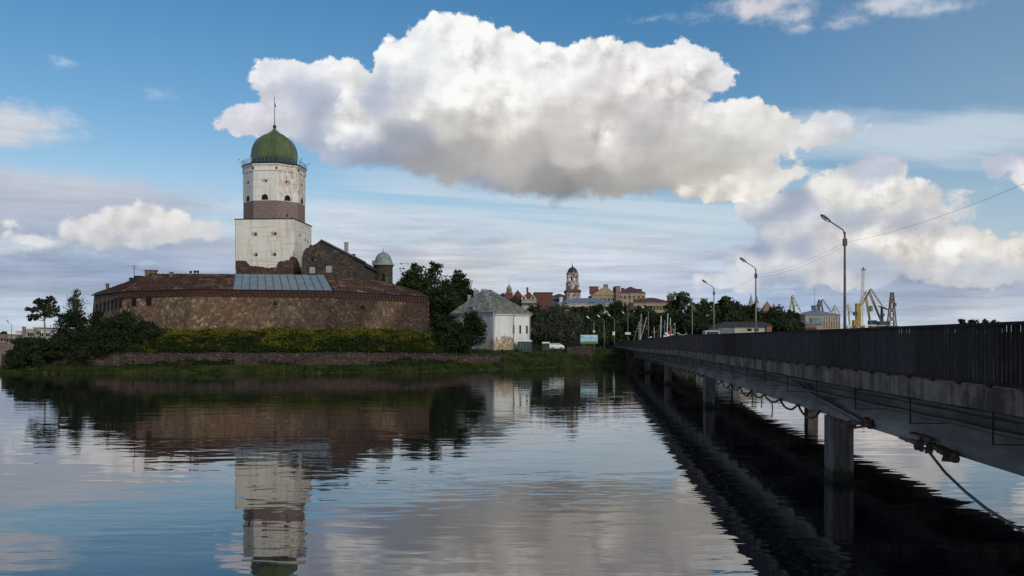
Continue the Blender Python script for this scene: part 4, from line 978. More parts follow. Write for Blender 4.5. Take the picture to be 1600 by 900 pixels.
# ------------------------------------------------------------ vehicles
def car(loc, rz, label, color, L=4.5, Wd=1.8, H=1.75, van=False):
    o = thing('parked_car' if van else 'white_car', loc, label, 'van' if van else 'car'); B = Vector(loc)
    sec = [(-L / 2, .45, .95), (-L / 2 + .15, .38, 1.02), (L * .18, .36, 1.0), (L * .32, .36, .98), (L / 2 - .1, .36, .86), (L / 2, .45, .75)] if not van else [(-L / 2, .45, 1.1), (-L / 2 + .1, .38, 1.2), (L * .3, .36, 1.15), (L / 2 - .1, .36, .95), (L / 2, .45, .8)]
    cr, sr = cos(rz), sin(rz)
    def T(x, y, z): return (B.x + x * cr - y * sr, B.y + x * sr + y * cr, B.z + z)
    def loft(rows):
        b = MB(); vs = []
        for ring in rows: vs += [T(*p) for p in ring]
        m_ = len(rows[0]); fs = [tuple(range(m_))[::-1], tuple(range(len(vs) - m_, len(vs)))]
        for i in range(len(rows) - 1):
            for k in range(m_): A = i * m_ + k; Bq = i * m_ + (k + 1) % m_; fs.append((A, Bq, Bq + m_, A + m_))
        return b.add(vs, fs)
    w2 = Wd / 2
    body = loft([[(x, -w2 * .94, zb), (x, w2 * .94, zb), (x, w2, (zb + zt) / 2), (x, w2 * .93, zt), (x, -w2 * .93, zt), (x, -w2, (zb + zt) / 2)] for x, zb, zt in sec])
    part('body', body, color, o)
    x0, x1, x2, x3 = (-L / 2 + .08, -L / 2 + .3, L * .08, L * .26) if not van else (-L / 2 + .05, -L / 2 + .12, L * .2, L * .34)
    cab = loft([[(xb, -w2 * .9, .98), (xb, w2 * .9, .98), (xt, w2 * .76, H), (xt, -w2 * .76, H)] for xb, xt in ((x0, x1), (x3, x2))]); part('windows', cab, M['glass'], o)
    roof = loft([[(x, -w2 * .78, H - .05), (x, w2 * .78, H - .05), (x, w2 * .72, H + .05), (x, -w2 * .72, H + .05)] for x in (x1 - .03, x2 + .03)]); part('roof', roof, color, o)
    pl = MB()
    for xb, xt in ((x0, x1), (x3, x2), ((x0 + x3) / 2, (x1 + x2) / 2)):
        for s_ in (-1, 1): pl.beam(T(xb, s_ * w2 * .905, .98), T(xt, s_ * w2 * .765, H), .09)
    part('pillars', pl, color, o)
    for x in (-L * .31, L * .31):
        for s_ in (-1, 1):
            b = MB(); c = Vector(T(x, s_ * (w2 - .1), .33)); ax = Vector((-sr, cr, 0)); b.tube([c - ax * .11, c + ax * .11], .33, 14); wo = part('wheel', b, M['iron'], o)
            b = MB(); b.tube([c + ax * s_ * .10, c + ax * s_ * .118], .19, 10); link('rim', b.mesh('rim', wl(o)), M['pipe'], wo)
    for s_ in (-1, 1):
        b = MB(); b.box(T(L / 2 - .05, s_ * w2 * .66, .70), (.12, .3, .16), rz); part('headlight', b, M['lampglass'], o)
        b = MB(); b.box(T(-L / 2 + .02, s_ * w2 * .72, .80), (.08, .2, .24), rz); part('tail_light', b, plain('red_lamp', (.25, .01, .01), .1), o)
    return o
M['carwhite'] = plain('white_car_paint', (.66, .68, .70), .05, 2, .3)
p = bp(102, 6.6); car(p + Vector((0, 0, -.02)), pi / 2 - BA, 'white estate car driving on the bridge behind the railing', M['carwhite'], H=2.05)
# ------------------------------------------------------------ foliage
def leaf_mesh(name, cen, size, rs, nout=None, aspect=1.7, droop=0.0):
    """many small leaf-sized faces as one mesh"""
    n = len(cen); d = rs.normal(size=(n, 3)); d /= np.linalg.norm(d, axis=1)[:, None] + 1e-9
    if nout is not None: d = d * 0.75 + nout * 0.6; d /= np.linalg.norm(d, axis=1)[:, None] + 1e-9
    t = np.cross(d, rs.normal(size=(n, 3)))
    if droop: t[:, 2] -= droop
    t /= np.linalg.norm(t, axis=1)[:, None] + 1e-9
    b = np.cross(d, t); s = size * rs.uniform(.6, 1.35, size=(n, 1))
    v = np.empty((n, 4, 3)); v[:, 0] = cen - t * s * aspect * .5; v[:, 1] = cen + b * s * .5 + t * s * .1; v[:, 2] = cen + t * s * aspect * .5; v[:, 3] = cen - b * s * .5 + t * s * .1
    me = bpy.data.meshes.new(name); me.vertices.add(n * 4); me.vertices.foreach_set('co', v.ravel())
    me.loops.add(n * 4); me.loops.foreach_set('vertex_index', np.arange(n * 4, dtype=np.int32))
    me.polygons.add(n); me.polygons.foreach_set('loop_start', np.arange(0, n * 4, 4, dtype=np.int32)); me.polygons.foreach_set('loop_total', np.full(n, 4, dtype=np.int32))
    me.update(calc_edges=True); return me
def crown_points(lobes, n, rs, clump=.24, gaps=.0):
    """leaf positions: clumps spread through and over every lobe, uneven in size"""
    lobes = [(np.array(c, float), np.array(r, float)) for c, r in lobes]
    wts = np.array([np.prod(r) ** (2 / 3) for _, r in lobes]); wts /= wts.sum(); C, Nn = [], []
    for (c, r), w in zip(lobes, wts):
        m = max(8, int(n * w)); k = max(5, int(m / 45))
        d = rs.normal(size=(k, 3)); d /= np.linalg.norm(d, axis=1)[:, None]
        rad = rs.uniform(.35, 1.0, size=(k, 1)) ** .5 * rs.uniform(.82, 1.12, size=(k, 1))
        cc = c + d * rad * r
        sz = rs.uniform(.55, 1.35, size=k)
        idx = rs.choice(k, size=m, p=sz / sz.sum())
        off = np.clip(rs.normal(size=(m, 3)), -1.7, 1.7) * (clump * sz[idx])[:, None] * r.mean() * np.array([1, 1, .75])
        C.append(cc[idx] + off); Nn.append(d[idx] * .6 + np.array([0, 0, .5]))
    return np.concatenate(C), np.concatenate(Nn)
def limb_tree(trunk_m, parent, base, lobes, r0, rs, lean=(0, 0)):
    base = Vector(base); top = Vector(np.mean([c for c, _ in lobes], axis=0)); b = MB()
    zmin = min(c[2] - r[2] for c, r in lobes); fork = base.lerp(Vector((top.x, top.y, zmin)), .9) if zmin > base.z + .5 else base.lerp(top, .35)
    b.tube([base - Vector((0, 0, .3)), base.lerp(fork, .5) + Vector((rs.uniform(-.15, .15), 0, 0)), fork], [r0 * 1.25, r0, r0 * .8], 7)
    for c, r in lobes:
        c = Vector(c); mid = fork.lerp(c, .5) + Vector((rs.uniform(-.3, .3), rs.uniform(-.3, .3), -.3)); b.tube([fork, mid, c], [r0 * .6, r0 * .38, r0 * .12], 5)
        for _ in range(3):
            e = c + Vector((rs.normal() * r[0], rs.normal() * r[1], rs.normal() * r[2])) * .55; b.tube([mid.lerp(c, .5), e], [r0 * .25, r0 * .06], 4)
    return part('trunk', b, M[trunk_m], parent, True)
def auto_lobes(cx, cy, z0, z1, w, rs, k=7, shape='round'):
    h = z1 - z0; L = [((cx, cy, z0 + h * .52), (w * .36, w * .36, h * .40))]
    for i in range(k):
        a = 2 * pi * i / k + rs.uniform(-.4, .4); t = rs.uniform(.12, .86); rr = w * .5 * (sin(pi * min(.97, t * .8 + .18)) if shape == 'round' else (1 - t) * .9 + .15)
        s = w * rs.uniform(.15, .24); L.append(((cx + cos(a) * (rr - s * .6), cy + sin(a) * (rr - s * .6), z0 + h * t), (s, s, min(s * .95, h * .25))))
    s = w * .17; L.append(((cx + rs.uniform(-.1, .1) * w, cy, z1 - s * .8), (s, s, s * .9)))
    return L
def tree(px, yt, yb, wpx, d, label, leaf='leaf_park', n=3600, size=.5, cat='tree', name='tree', grp=None, k=8, zb=None, bark='bark', seed=0, clump=.26, trunk=.3, shape='round', droop=0., lobes=None, aspect=1.7):
    rs = np.random.RandomState(seed or int(px * 7 + yt)); X = (px - 800) / F * d; zt = EYE + (HY - yt) / F * d; zc = EYE + (HY - yb) / F * d; w = wpx / F * d
    g = height(X, d) if zb is None else zb
    o = thing(name, (X, d, g), label, cat, grp)
    L = lobes or auto_lobes(X, d, zc, zt, w, rs, k, shape)
    C, Nn = crown_points(L, n, rs, clump)
    keep = C[:, 2] > g + .05; C, Nn = C[keep], Nn[keep]
    me = leaf_mesh('crown', C, size, rs, Nn, aspect, droop); me.transform(Matrix.Translation(-wl(o))); link('crown', me, M[leaf], o)
    limb_tree(bark, o, (X, d, g), L, trunk, rs); return o
# trees behind and beside the bastion
T4 = [(645, 412, 505, 62, 190, 'broad dark tree just right of the turret, lowest of the clump behind the bastion', 'round'),
      (676, 413, 512, 66, 197, 'tall dark rounded tree in the middle of the clump behind the bastion', 'round'),
      (716, 424, 512, 52, 192, 'tall dark tree with a pointed head, right end of the clump behind the bastion', 'round'),
      (696, 440, 520, 60, 184, 'lower dark tree filling the clump behind the bastion near its right corner', 'round'),
      (630, 440, 500, 40, 200, 'dark tree top showing under the round turret', 'round')]
for a in T4: tree(*a[:6], 'leaf_dark', 8000, .34, grp='dark trees behind the bastion', k=10, trunk=.35)
tree(735, 452, 512, 30, 186, 'small dark tree between the tall trees and the white house chimneys', 'leaf_dark', 1800, .4, grp='dark trees behind the bastion')
def bush(px, yt, yb, wpx, d, label, leaf='leaf_bush', n=3500, size=.24, grp=None, seed=0, k=7, **kw):
    return tree(px, yt, yb, wpx, d, label, leaf, n, size, 'bush', 'bush', grp, k, seed=seed, trunk=.12, **kw)
bush(695, 490, 548, 62, 153, 'dense dark round shrub against the right end of the bastion', n=6500, grp='dark shrubs by the white house')
bush(737, 490, 546, 58, 152, 'dense dark round shrub hiding the left wall of the white house', n=6500, grp='dark shrubs by the white house')
bush(676, 486, 524, 26, 172, 'narrow dark shrub tucked behind the red brick corner of the bastion', n=2500, grp='dark shrubs by the white house')
bush(713, 508, 550, 60, 149, 'low dark shrub in front of the two round shrubs by the white house', n=4500, grp='dark shrubs by the white house')
# left end of the island
for k, (px, yt, yb, wp, d, lab) in enumerate((
    (115, 486, 560, 62, 139, 'tall dark bush under the birch at the left end of the bank'),
    (152, 488, 566, 70, 138, 'dark bush before the receding left wall of the bastion'),
    (200, 486, 560, 78, 139, 'wide dark bush before the left corner of the bastion'),
    (228, 500, 548, 46, 140, 'smaller dark bush at the right end of the left thicket, touching yellow weeds'),
    (95, 520, 584, 56, 133.5, 'low dark bush hanging over the left end of the quay wall'),
    (140, 528, 585, 80, 133.2, 'low dark bush hanging over the quay wall under the birch'),
    (165, 507, 572, 100, 136, 'broad dark bush in the middle of the left thicket above the quay wall'),
    (215, 520, 556, 50, 137.5, 'low dark bush at the foot of the thicket beside the yellow weeds'),
    (34, 540, 578, 48, 132.6, 'low dark bush covering the left tip of the quay wall down to the grass'),
    (66, 532, 580, 56, 132.8, 'dark bush hanging over the quay wall below the lone slender tree'),
    (40, 531, 556, 40, 137, 'small low bush at the far left tip of the bank'),
    (185, 535, 570, 70, 134.5, 'low dark bush spreading over the quay wall at the edge of the yellow weeds'))):
    bush(px, yt, yb, wp, d, lab, n=6500, size=.23, grp='dark bushes at the left end of the island', k=9)
rs = np.random.RandomState(5)
X = -73.2
o = tree(117, 453, 512, 32, 145, 'feathery grey green birch rising behind the bushes at the left', 'leaf_birch', 1800, .20, k=10, bark='bark_pale', trunk=.14, shape='cone', clump=.30, droop=.8)
# lone tree with flat open layers
def lone():
    d = 137.0; rs = np.random.RandomState(12); S_ = d / F
    P_ = lambda px, py, dy=0.0: np.array(at(px, py, d + dy))
    spec = [(70, 468, 10), (62, 473, 10), (80, 472, 9), (54, 484, 9), (66, 482, 12), (80, 483, 12), (88, 479, 6), (48, 494, 6), (58, 496, 9), (72, 491, 10), (84, 492, 7), (67, 477, 10), (52, 499, 5), (90, 486, 4), (76, 465, 5)]
    L = [(P_(px, py, rs.uniform(-1, 1)), (r * 1.15 * S_, r * 1.15 * S_, r * S_ * .28)) for px, py, r in spec]
    X = P_(70, 525)[0]; g = height(X, d); o = thing('tree', (X, d, g), 'lone slender tree with flat open layers of dark leaves at the far left', 'tree')
    C, Nn = crown_points(L, 1500, rs, .26); me = leaf_mesh('crown', C, .30, rs, None, 1.5); me.transform(Matrix.Translation(-wl(o))); link('crown', me, M['leaf_dark'], o)
    b = MB(); tr = [Vector((X, d, g - .3)), at(70, 512, d), at(69.5, 502, d), at(68, 485, d), at(70, 470, d)]; b.tube(tr, [.16, .13, .11, .07, .03], 6)
    for c, r in L: b.tube([tr[2].lerp(tr[4], rs.uniform(0, .5)), Vector(c)], [.06, .02], 4)
    part('trunk', b, M['bark_pale'], o)
lone()
# weeds on the bank, grass at the water, flowers: nobody could count them
def scatter(name, m, n, size, fn, rs, aspect=1.7, lift=.2, up=0.0):
    C = []
    while len(C) < n:
        X = rs.uniform(-81.5, 23); s = rs.uniform(-.1, 16 if X < -6 else 34); Y = shore(X) + s; q_ = fn(X, Y, inland(X, Y))
        if q_ is None or rs.uniform() > q_[0]: continue
        C.append((X, Y, height(X, Y) + rs.uniform(0, 1) ** 1.3 * q_[1]))
    C = np.array(C); me = leaf_mesh(name, C, size, rs, None, aspect, -up); o = link(name, me, M[m]); return tag(o, kind='stuff')
def onbank(X, Y, s):
    if s < 4.4 or s > (15.5 if X < -26 else 21) or X > -8: return None
    t = 1 - sst(X, -14, -9)
    n_ = .5 + nz(X, Y, .3) + .5 * nz(X, Y, .8)
    return (t, (.35 + .6 * max(0, n_)))
rs = np.random.RandomState(31)
scatter('weeds', 'weed', 52000, .23, onbank, rs)
scatter('yellow_flowers', 'flower', 3000, .12, lambda X, Y, s: None if (s < 4.6 or s > 16 or X > -11) else (max(0, nz(X, Y, .3, 4) * 2.2 + .02 + .06 * (s - 9)), 1.0), rs)
scatter('bank_grass', 'turf', 40000, .22, lambda X, Y, s: None if (s < .05 or (s > 3.4 and X < -14) or s > 34 or X > 7.4 + .085 * Y) else (1.0 if s < 8 else .5, .14 + .30 * max(0, nz(X, Y, .25, 3)) + (.4 if nz(X, 2, .12) > .35 and s < 1.2 else 0)), rs, 2.6, .1, 1.6)
scatter('reeds', 'turf', 1300, .18, lambda X, Y, s: None if (s < -.1 or s > .9) else (max(0, nz(X, 1, .09, 6) * 2 + .1), .6), rs, 4.0, .1, 3.0)
scatter('wall_creepers', 'weed', 9000, .2, lambda X, Y, s: None if (s < 3.0 or s > 4.6 or X > -8 or X < -76) else (max(0, nz(X, 1, .12, 9) * 2.4 + .2), .5 + 1.7 * max(0, .3 + nz(X, 4, .3))), rs)
# stones at the waterline
rng = random.Random(8)
ico = None
def boulder(p, r, lab, k):
    o = thing('shore_stone', p, lab, 'stone', 'stones along the waterline'); b = MB(); n_ = 9
    rings = [(.35, .62), (.8, .45), (1.0, .1), (.95, -.3)]
    b.lathe([(0.05, .7)] + rings, n_, (0, 0, 0)); b.v = [(x * r * (1 + .35 * nz(x * 3 + k, y * 3, 1, z)) + p[0], y * r * .8 * (1 + .3 * nz(x + k, y, 2, z)) + p[1], z * r * .75 + p[2]) for x, y, z in b.v]
    part('stone', b, M['quay'], o)
for k, (px, dd, r, lab) in enumerate(((72, .3, .5, 'pale flat stone at the waterline under the left bushes'), (86, .2, .4, 'small stone beside the pale flat stone at the left waterline'), (362, .3, .55, 'pair-side grey boulder at the waterline below the tower, left one'), (371, .4, .45, 'pair-side grey boulder at the waterline below the tower, right one'), (498, .2, .4, 'single grey stone at the waterline below the zinc roof end'), (240, .2, .35, 'small dark stone at the waterline below the left corner of the bastion'), (578, .3, .35, 'small stone at the waterline below the right half of the bastion'))):
    X = (px - 800) / F * 131; X = (px - 800) / F * (shore(X) + dd); boulder((X, shore(X) + dd, .12), r, lab, k)

# trees of the town park and quay
park = [(918, 505, 540, 30, 235, 'low dark tree right behind the billboard'), (938, 508, 540, 30, 260, 'low dark tree right of the billboard at the far end of the road'), (905, 478, 538, 50, 205, 'dark tree between the grey green willow and the street lamps'), (932, 474, 535, 54, 290, 'dark park tree before the long grey roof, left one'), (968, 472, 535, 50, 295, 'dark park tree under the gable of the big yellow house'), (1003, 477, 535, 56, 300, 'dark park tree behind the lamp with the long sign'), (1035, 487, 535, 44, 305, 'low dark tree behind the orange mast'), (985, 492, 540, 60, 270, 'low dark tree behind the first boat masts'), (950, 495, 540, 50, 265, 'low dark tree behind the small square sign'),
  (1066, 460, 525, 62, 262, 'tall dark tree left of the bare lamp pole, tallest by the quay'), (1103, 468, 525, 52, 268, 'dark tree behind the third bridge lamp'), (1137, 466, 525, 58, 275, 'dark round tree above the brown shed'), (1168, 474, 525, 50, 280, 'dark tree at the right of the row above the shed roof'), (1090, 490, 530, 70, 255, 'low dark tree filling the row left of the shed'), (1150, 490, 528, 60, 262, 'low dark tree behind the shed ridge'),
  (1212, 482, 520, 44, 300, 'dark tree right of the second street lamp'), (1238, 486, 520, 30, 310, 'dark tree below the yellow crane at its left'), (1225, 500, 520, 60, 285, 'low dark tree at the right end of the shed')]
for a in park: tree(*a, leaf='leaf_park', n=4600, size=.52, grp='park trees along the town quay', k=9, trunk=.3)
tree(868, 476, 542, 84, 182, 'wide grey green willow between the white house and the lamps', 'leaf_willow', 11000, .27, 'tree', 'willow_tree', None, 12, droop=1.0, clump=.30)
for px, yt, w_, lab in ((800, 466, 34, 'small dark tree rising behind the right slope of the white house roof'), (836, 478, 40, 'small dark tree behind the right eave of the white house')): tree(px, yt, 510, w_, 215, lab, 'leaf_park', 1500, .5, grp='small trees behind the white house')
# ------------------------------------------------------------ white house
P0 = at(770.5, 547, 160); PR = at(828, 545, 168.5); PL = at(706, 545, 171); PB = PR + PL - P0
zb, ze = 2.6, 9.45
wh = thing('white_house', (P0.x, P0.y, zb), 'old white two storey house with grey green hipped tin roof and peeling plaster', 'house')
b = MB(); b.prism([(p.x, p.y) for p in (P0, PR, PB, PL)], zb, ze); part('wall', b, M['housewhite'], wh)
cen = (P0 + PB) / 2
def exp_(p, k): return Vector((p.x + (p.x - cen.x) * k, p.y + (p.y - cen.y) * k, 0))
E = [exp_(p, .07) for p in (P0, PR, PB, PL)]
b = MB(); b.hexa([Vector((p.x, p.y, z)) for z in (ze - .02, ze + .26) for p in [exp_(p, .045) for p in (P0, PR, PB, PL)]]); part('cornice', b, M['white'], wh)
rz0 = ze + .30; apx = at(758, 455, 171.5); a1 = Vector((apx.x - .45, apx.y + .2, 14.4)); a2 = Vector((apx.x + 1.0, apx.y + .6, 14.4))
def roofface(name, pts, base, m, parent, th=.14):
    b = MB(); n = len(pts); pts = [Vector(p) for p in pts]; nn = (pts[1] - pts[0]).cross(pts[2] - pts[0]).normalized(); nn = nn if nn.z > 0 else -nn
    b.add(pts + [p + nn * th for p in pts], [tuple(range(n))[::-1], tuple(range(n, 2 * n))] + [(i, (i + 1) % n, (i + 1) % n + n, i + n) for i in range(n)])
    return part(name, b, M[m], parent), nn
Ez = [Vector((p.x, p.y, rz0)) for p in E]
faces = [((Ez[3], Ez[0], a2, a1)), ((Ez[0], Ez[1], a2)), ((Ez[1], Ez[2], a1, a2)), ((Ez[2], Ez[3], a1))]
for f in faces:
    o, nn = roofface('roof', f, None, 'oldtin', wh); s_ = MB(); e0, e1 = f[0], f[1]; t0, t1 = (f[3], f[2]) if len(f) == 4 else (f[2], f[2])
    for j in range(1, 17): 
        t = j / 17; s_.beam(e0.lerp(e1, t) + nn * .17, t0.lerp(t1, t) + nn * .17, .07, .10, nn)
    tag(link('roof_seams', s_.mesh('roof_seams', wl(wh)), M['oldtin'], o), kind='stuff')
gt = MB(); gt.tube([Ez[3], Ez[0], Ez[1], Ez[2]], .09, 5); part('gutter', gt, M['pipe'], wh)
nR = Vector(((PR - P0).y, -(PR - P0).x, 0)).normalized(); nL = Vector(((P0 - PL).y, -(P0 - PL).x, 0)).normalized()
for t, z, h in ((.54, 6.05, 1.55), (.72, 6.05, 1.55), (.91, 6.05, 1.5)):
    p = P0.lerp(PR, t); opening((p.x, p.y, z), nR, .55, h, False, 'white', False, wh, .05)
for p, nn in ((P0 + (PR - P0) * .015, nR), (P0.lerp(PR, .53), nR), (P0.lerp(PR, .985), nR), (P0.lerp(PL, .3), nL)):
    b = MB(); q_ = Vector((p.x, p.y, 0)) + nn * .12; b.tube([q_ + Vector((0, 0, zb)), q_ + Vector((0, 0, ze - .5)), q_ + nn * .35 + Vector((0, 0, ze + .25))], .075, 6); part('downpipe', b, M['pipe'], wh)
for px, py, d in ((738, 482, 165), (797, 482, 166.5)):
    p = at(px, py, d); dm = MB(); dm.box(p, (.62, 1.3, .55), .2); dmo = part('dormer', dm, M['oldtin'], wh); h_ = MB(); h_.box(p + Vector((0, -.62, 0)), (.42, .1, .36), .2); link('hole', h_.mesh('hole', wl(wh)), M['hole'], dmo)
for px, d, y0, w_, y1, m in ((743.5, 173, 454.5, 7, 476, 'copper'), (733.5, 174, 462, 5.5, 478, 'copper'), (756, 173, 453, 7, 462, 'copper')): stack(px, d, y0, w_, y1, m, 'chimney', True, wh)
# portable toilets, kiosk, van
for k, px in enumerate((811, 815.5, 820, 824.5, 829)):
    d = 163.5; p = at(px, 547, d); zb_ = p.z - .4; o = thing('portable_toilet', (p.x, d, zb_), ['dark green portable toilet, nearest the peeling plaster end of the row', 'dark green portable toilet, second from the peeling plaster', 'dark green portable toilet in the middle of the row of five', 'dark green portable toilet, second from the willow', 'dark green portable toilet, nearest the willow end of the row'][k], 'portable toilet', 'portable toilets by the white house')
    b = MB(); b.box((p.x, d, zb_ + 1.0), (.50, .9, 2.0)); part('cabin', b, M['bin'] if 'bin' in M else M.setdefault('bin', plain('dark_green_plastic', (.025, .05, .045), .2, 2, .5)), o)
    b = MB(); b.box((p.x, d - .46, zb_ + .95), (.40, .04, 1.75)); part('door', b, M.setdefault('bin2', plain('blue_green_plastic', (.035, .065, .065), .2, 2, .5)), o)
    b = MB(); b.hexa([(p.x + x, d + y, zb_ + z) for z, s_ in ((2.0, 1.05), (2.22, .6)) for x, y in ((-.27 * s_, -.48 * s_), (.27 * s_, -.48 * s_), (.27 * s_, .48 * s_), (-.27 * s_, .48 * s_))]); part('roof', b, M['lampglass'], o)
d = 168; p = at(853, 540, d); zb_ = height(p.x, d); ks = thing('kiosk', (p.x, d, zb_), 'small dark kiosk with white roof before the willow', 'kiosk')
b = MB(); b.box((p.x, d, zb_ + .75), (1.3, 1.2, 1.5)); part('body', b, M['bin'], ks); b = MB(); b.hexa([(p.x + x * s_, d + y * s_, zb_ + z) for z, s_ in ((1.5, 1.06), (1.75, 1.0), (1.9, .8)) [:2] for x, y in ((-.68, -.62), (.68, -.62), (.68, .62), (-.68, .62))]); part('roof', b, M['white'], ks)
d = 172; p = at(869, 541, d); car((p.x, d, height(p.x, d)), 0.15, 'white van parked beside the kiosk under the willow', M['carwhite'], 2.9, 1.5, 1.35, True)
# billboard
d = 172; p = at(920.5, 530, d); bb = thing('billboard', (p.x, d, height(p.x, d)), 'bright billboard with a blue sky picture beside the causeway', 'billboard')
W_, H_ = 28 / F * d, 14.2 / F * d
b = MB(); b.box((p.x, d, p.z), (W_, .14, H_)); part('panel', b, M['lampgrey'], bb)
def poster(P):
    x, y, z = P.xyz(); u = (x - (p.x - W_ / 2)) * (1 / W_); v = (z - (p.z - H_ / 2)) * (1 / H_)
    c = mix(v.step(.3, 1, kind='LINEAR'), (.42, .62, .70), (.10, .33, .58)); c = mix((noise(P, 1.6, 4) - .5 + v - .75).step(0, .12) * .6, c, (.75, .80, .82))
    sk_ = u.abs() * 0 + noise(comb(P.nt, (u * 9)._m('FLOOR') , 0, 0), 1.7, 0) * .42 + .18
    c = mix((sk_ - v).step(-.005, .005) * u.step(.18, .22) * u.step(.98, .94), c, mix(noise(P, 5, 2).step(.4, .6), (.42, .36, .28), (.62, .60, .55)))
    return mix((v * -1 + .22 + noise(P, 1.2, 3) * .12).step(-.01, .02), c, (.10, .26, .09))
b = MB(); b.quad(*[(p.x + x * (W_ / 2 - .06), d - .076, p.z + z * (H_ / 2 - .06)) for x, z in ((-1, -1), (1, -1), (1, 1), (-1, 1))]); part('poster', b, mat('printed_poster', poster, .5), bb)
for x in (-W_ * .3, W_ * .3):
    b = MB(); b.beam((p.x + x, d + .1, height(p.x + x, d) - .2), (p.x + x, d + .1, p.z - H_ / 2 + .3), .14); part('leg', b, M['lampgrey'], bb)
# low stone wall by the causeway
b = MB(); q0 = at(886, 548, 168); q1 = Vector((15.6, 172.5, 0))
b.hexa([(x, y + k, z) for z, k2 in ((.5, 0), (3.6, 0)) for x, y, k in ((q0.x, 168, 0), (q1.x, 171, 0), (q1.x, 171, .7), (q0.x, 168, .7))]); lw = thing('stone_wall', (q0.x, 168, 2), 'low stone parapet wall below the billboard running to the causeway', 'wall'); part('wall', b, M['quay'], lw)

# ------------------------------------------------------------ far left embankment and flats
em = thing('far_embankment', (-130, 232, 0), 'pale capped stone embankment across the water at the far left', 'embankment')
b = MB(); b.box((-150, 236, 1.6), (140, 8, 3.4)); part('wall', b, mat('far_quay_stone', lambda p: mix(noise(p.vm('MULTIPLY', (.3, 1, 3)), 1, 5, .65).step(.3, .7), (.13, .085, .075), (.22, .16, .14)), .9), em)
b = MB(); b.box((-150, 233.2, 3.45), (140.2, 3, .3)); part('coping', b, M['pole_conc'], em)
b = MB(); b.box((-150, 231.4, .2), (140.2, 2.2, .9)); part('footing', b, M['pole_conc'], em)
b = MB(); b.prism([(-420, 240.2), (-78, 240.2), (-78, 560), (-420, 560)], -1, 3.3); structure('far_bank_ground', b, M['soil'])
far_grp = 'buildings'
WINM = {}
def block(px0, px1, ytop, d, depth, col, label, name='apartment_building', zb=None, rows=0, cols=0, roof=None, roofm='slate', cat='building', win=(1.1, 1.4), wincol='hole', yaw=0, base_y=None, group=None, gable=False, side_cols=0):
    """a rectangular building seen between two photo columns, its front facing the camera"""
    xa, xb = (px0 - 800) / F * d, (px1 - 800) / F * d; zt = EYE + (HY - ytop) / F * d; zb = zb if zb is not None else (3.2 if d < 260 and px0 < 400 else min(height((xa + xb) / 2, d), height((xa + xb) / 2, d + depth)) - .5)
    o = thing(name, ((xa + xb) / 2, d, zb), label, cat, group); m = M[col]
    b = MB(); b.box(((xa + xb) / 2, d + depth / 2, (zb + zt) / 2), (xb - xa, depth, zt - zb)); part('wall', b, m, o)
    b = MB(); b.box(((xa + xb) / 2, d + depth / 2, zt + .12), (xb - xa + .5, depth + .5, .3)); part('cornice', b, m, o)
    if roof:
        b = MB(); x0, x1, y0, y1 = xa - .35, xb + .35, d - .35, d + depth + .35; z0, z1 = zt + .27, zt + .27 + roof
        if gable: rp = [(x0, y0, z0), (x1, y0, z0), (x1, y1, z0), (x0, y1, z0), ((xa + xb) / 2, y0, z1), ((xa + xb) / 2, y1, z1)]; b.add(rp, [(0, 1, 4), (2, 3, 5), (1, 2, 5, 4), (3, 0, 4, 5), (3, 2, 1, 0)])
        else:
            i_ = min((x1 - x0), depth) * .45; rp = [(x0, y0, z0), (x1, y0, z0), (x1, y1, z0), (x0, y1, z0)]
            if x1 - x0 > depth: rp += [(x0 + i_, (y0 + y1) / 2, z1), (x1 - i_, (y0 + y1) / 2, z1)]; b.add(rp, [(0, 1, 5, 4), (1, 2, 5), (2, 3, 4, 5), (3, 0, 4), (3, 2, 1, 0)])
            else: rp += [((x0 + x1) / 2, y0 + i_, z1), ((x0 + x1) / 2, y1 - i_, z1)]; b.add(rp, [(0, 1, 4), (1, 2, 5, 4), (2, 3, 5), (3, 0, 4, 5), (3, 2, 1, 0)])
        part('roof', b, M[roofm], o)
    if rows:
        w_, h_ = win; key = (w_, h_, wincol)
        if key not in WINM:
            b = MB(); b.box((0, 0, 0), (w_, .16, h_)); WINM[key] = b.mesh('window'); WINM[key].materials.append(M[wincol])
            b = MB(); b.beam((-w_ / 2, -.06, -h_ / 2), (w_ / 2, -.06, -h_ / 2), .12, .12); b.beam((0, -.08, -h_ / 2), (0, -.08, h_ / 2), .08); WINM[key + ('f',)] = b.mesh('frame'); WINM[key + ('f',)].materials.append(M['white'])
        for r_ in range(rows):
            for c_ in range(cols):
                wdw = link('window', WINM[key], None, o); wdw.location = (xa + (xb - xa) * (c_ + .5) / cols - (xa + xb) / 2, -.03, zt - 1.9 - r_ * 3.0 - zb)
                f_ = link('frame', WINM[key + ('f',)], None, wdw)
    return o
for nm, c in (('ochre', (.34, .265, .18)), ('cream', (.42, .38, .31)), ('fwhite', (.55, .54, .53)), ('pinkish', (.23, .15, .12)), ('redb', (.135, .058, .045)), ('greyb', (.30, .31, .33)), ('yellow', (.36, .28, .165))): M[nm] = plain(nm + '_render', c, .14, .5, .9)
M['redroof'] = plain('red_metal_roof', (.14, .035, .038), .25, .5, .6); M['maroon'] = plain('maroon_metal_roof', (.11, .038, .055), .25, .5, .6); M['blueroof'] = plain('blue_grey_metal_roof', (.16, .19, .25), .2, .5, .5)
block(-14, 9, 523, 330, 14, 'pinkish', 'dull pink brown block at the very left edge across the water', rows=3, cols=4)
block(9, 24, 524, 331, 12, 'ochre', 'pale ochre block between the pink block and the white flats', rows=3, cols=4)
block(24, 38, 518, 334, 12, 'fwhite', 'white flats left of the brick chimney across the water', rows=4, cols=4)
block(38.4, 52, 515, 336, 12, 'cream', 'cream flats right of the brick chimney, behind the white balconies', rows=5, cols=4)
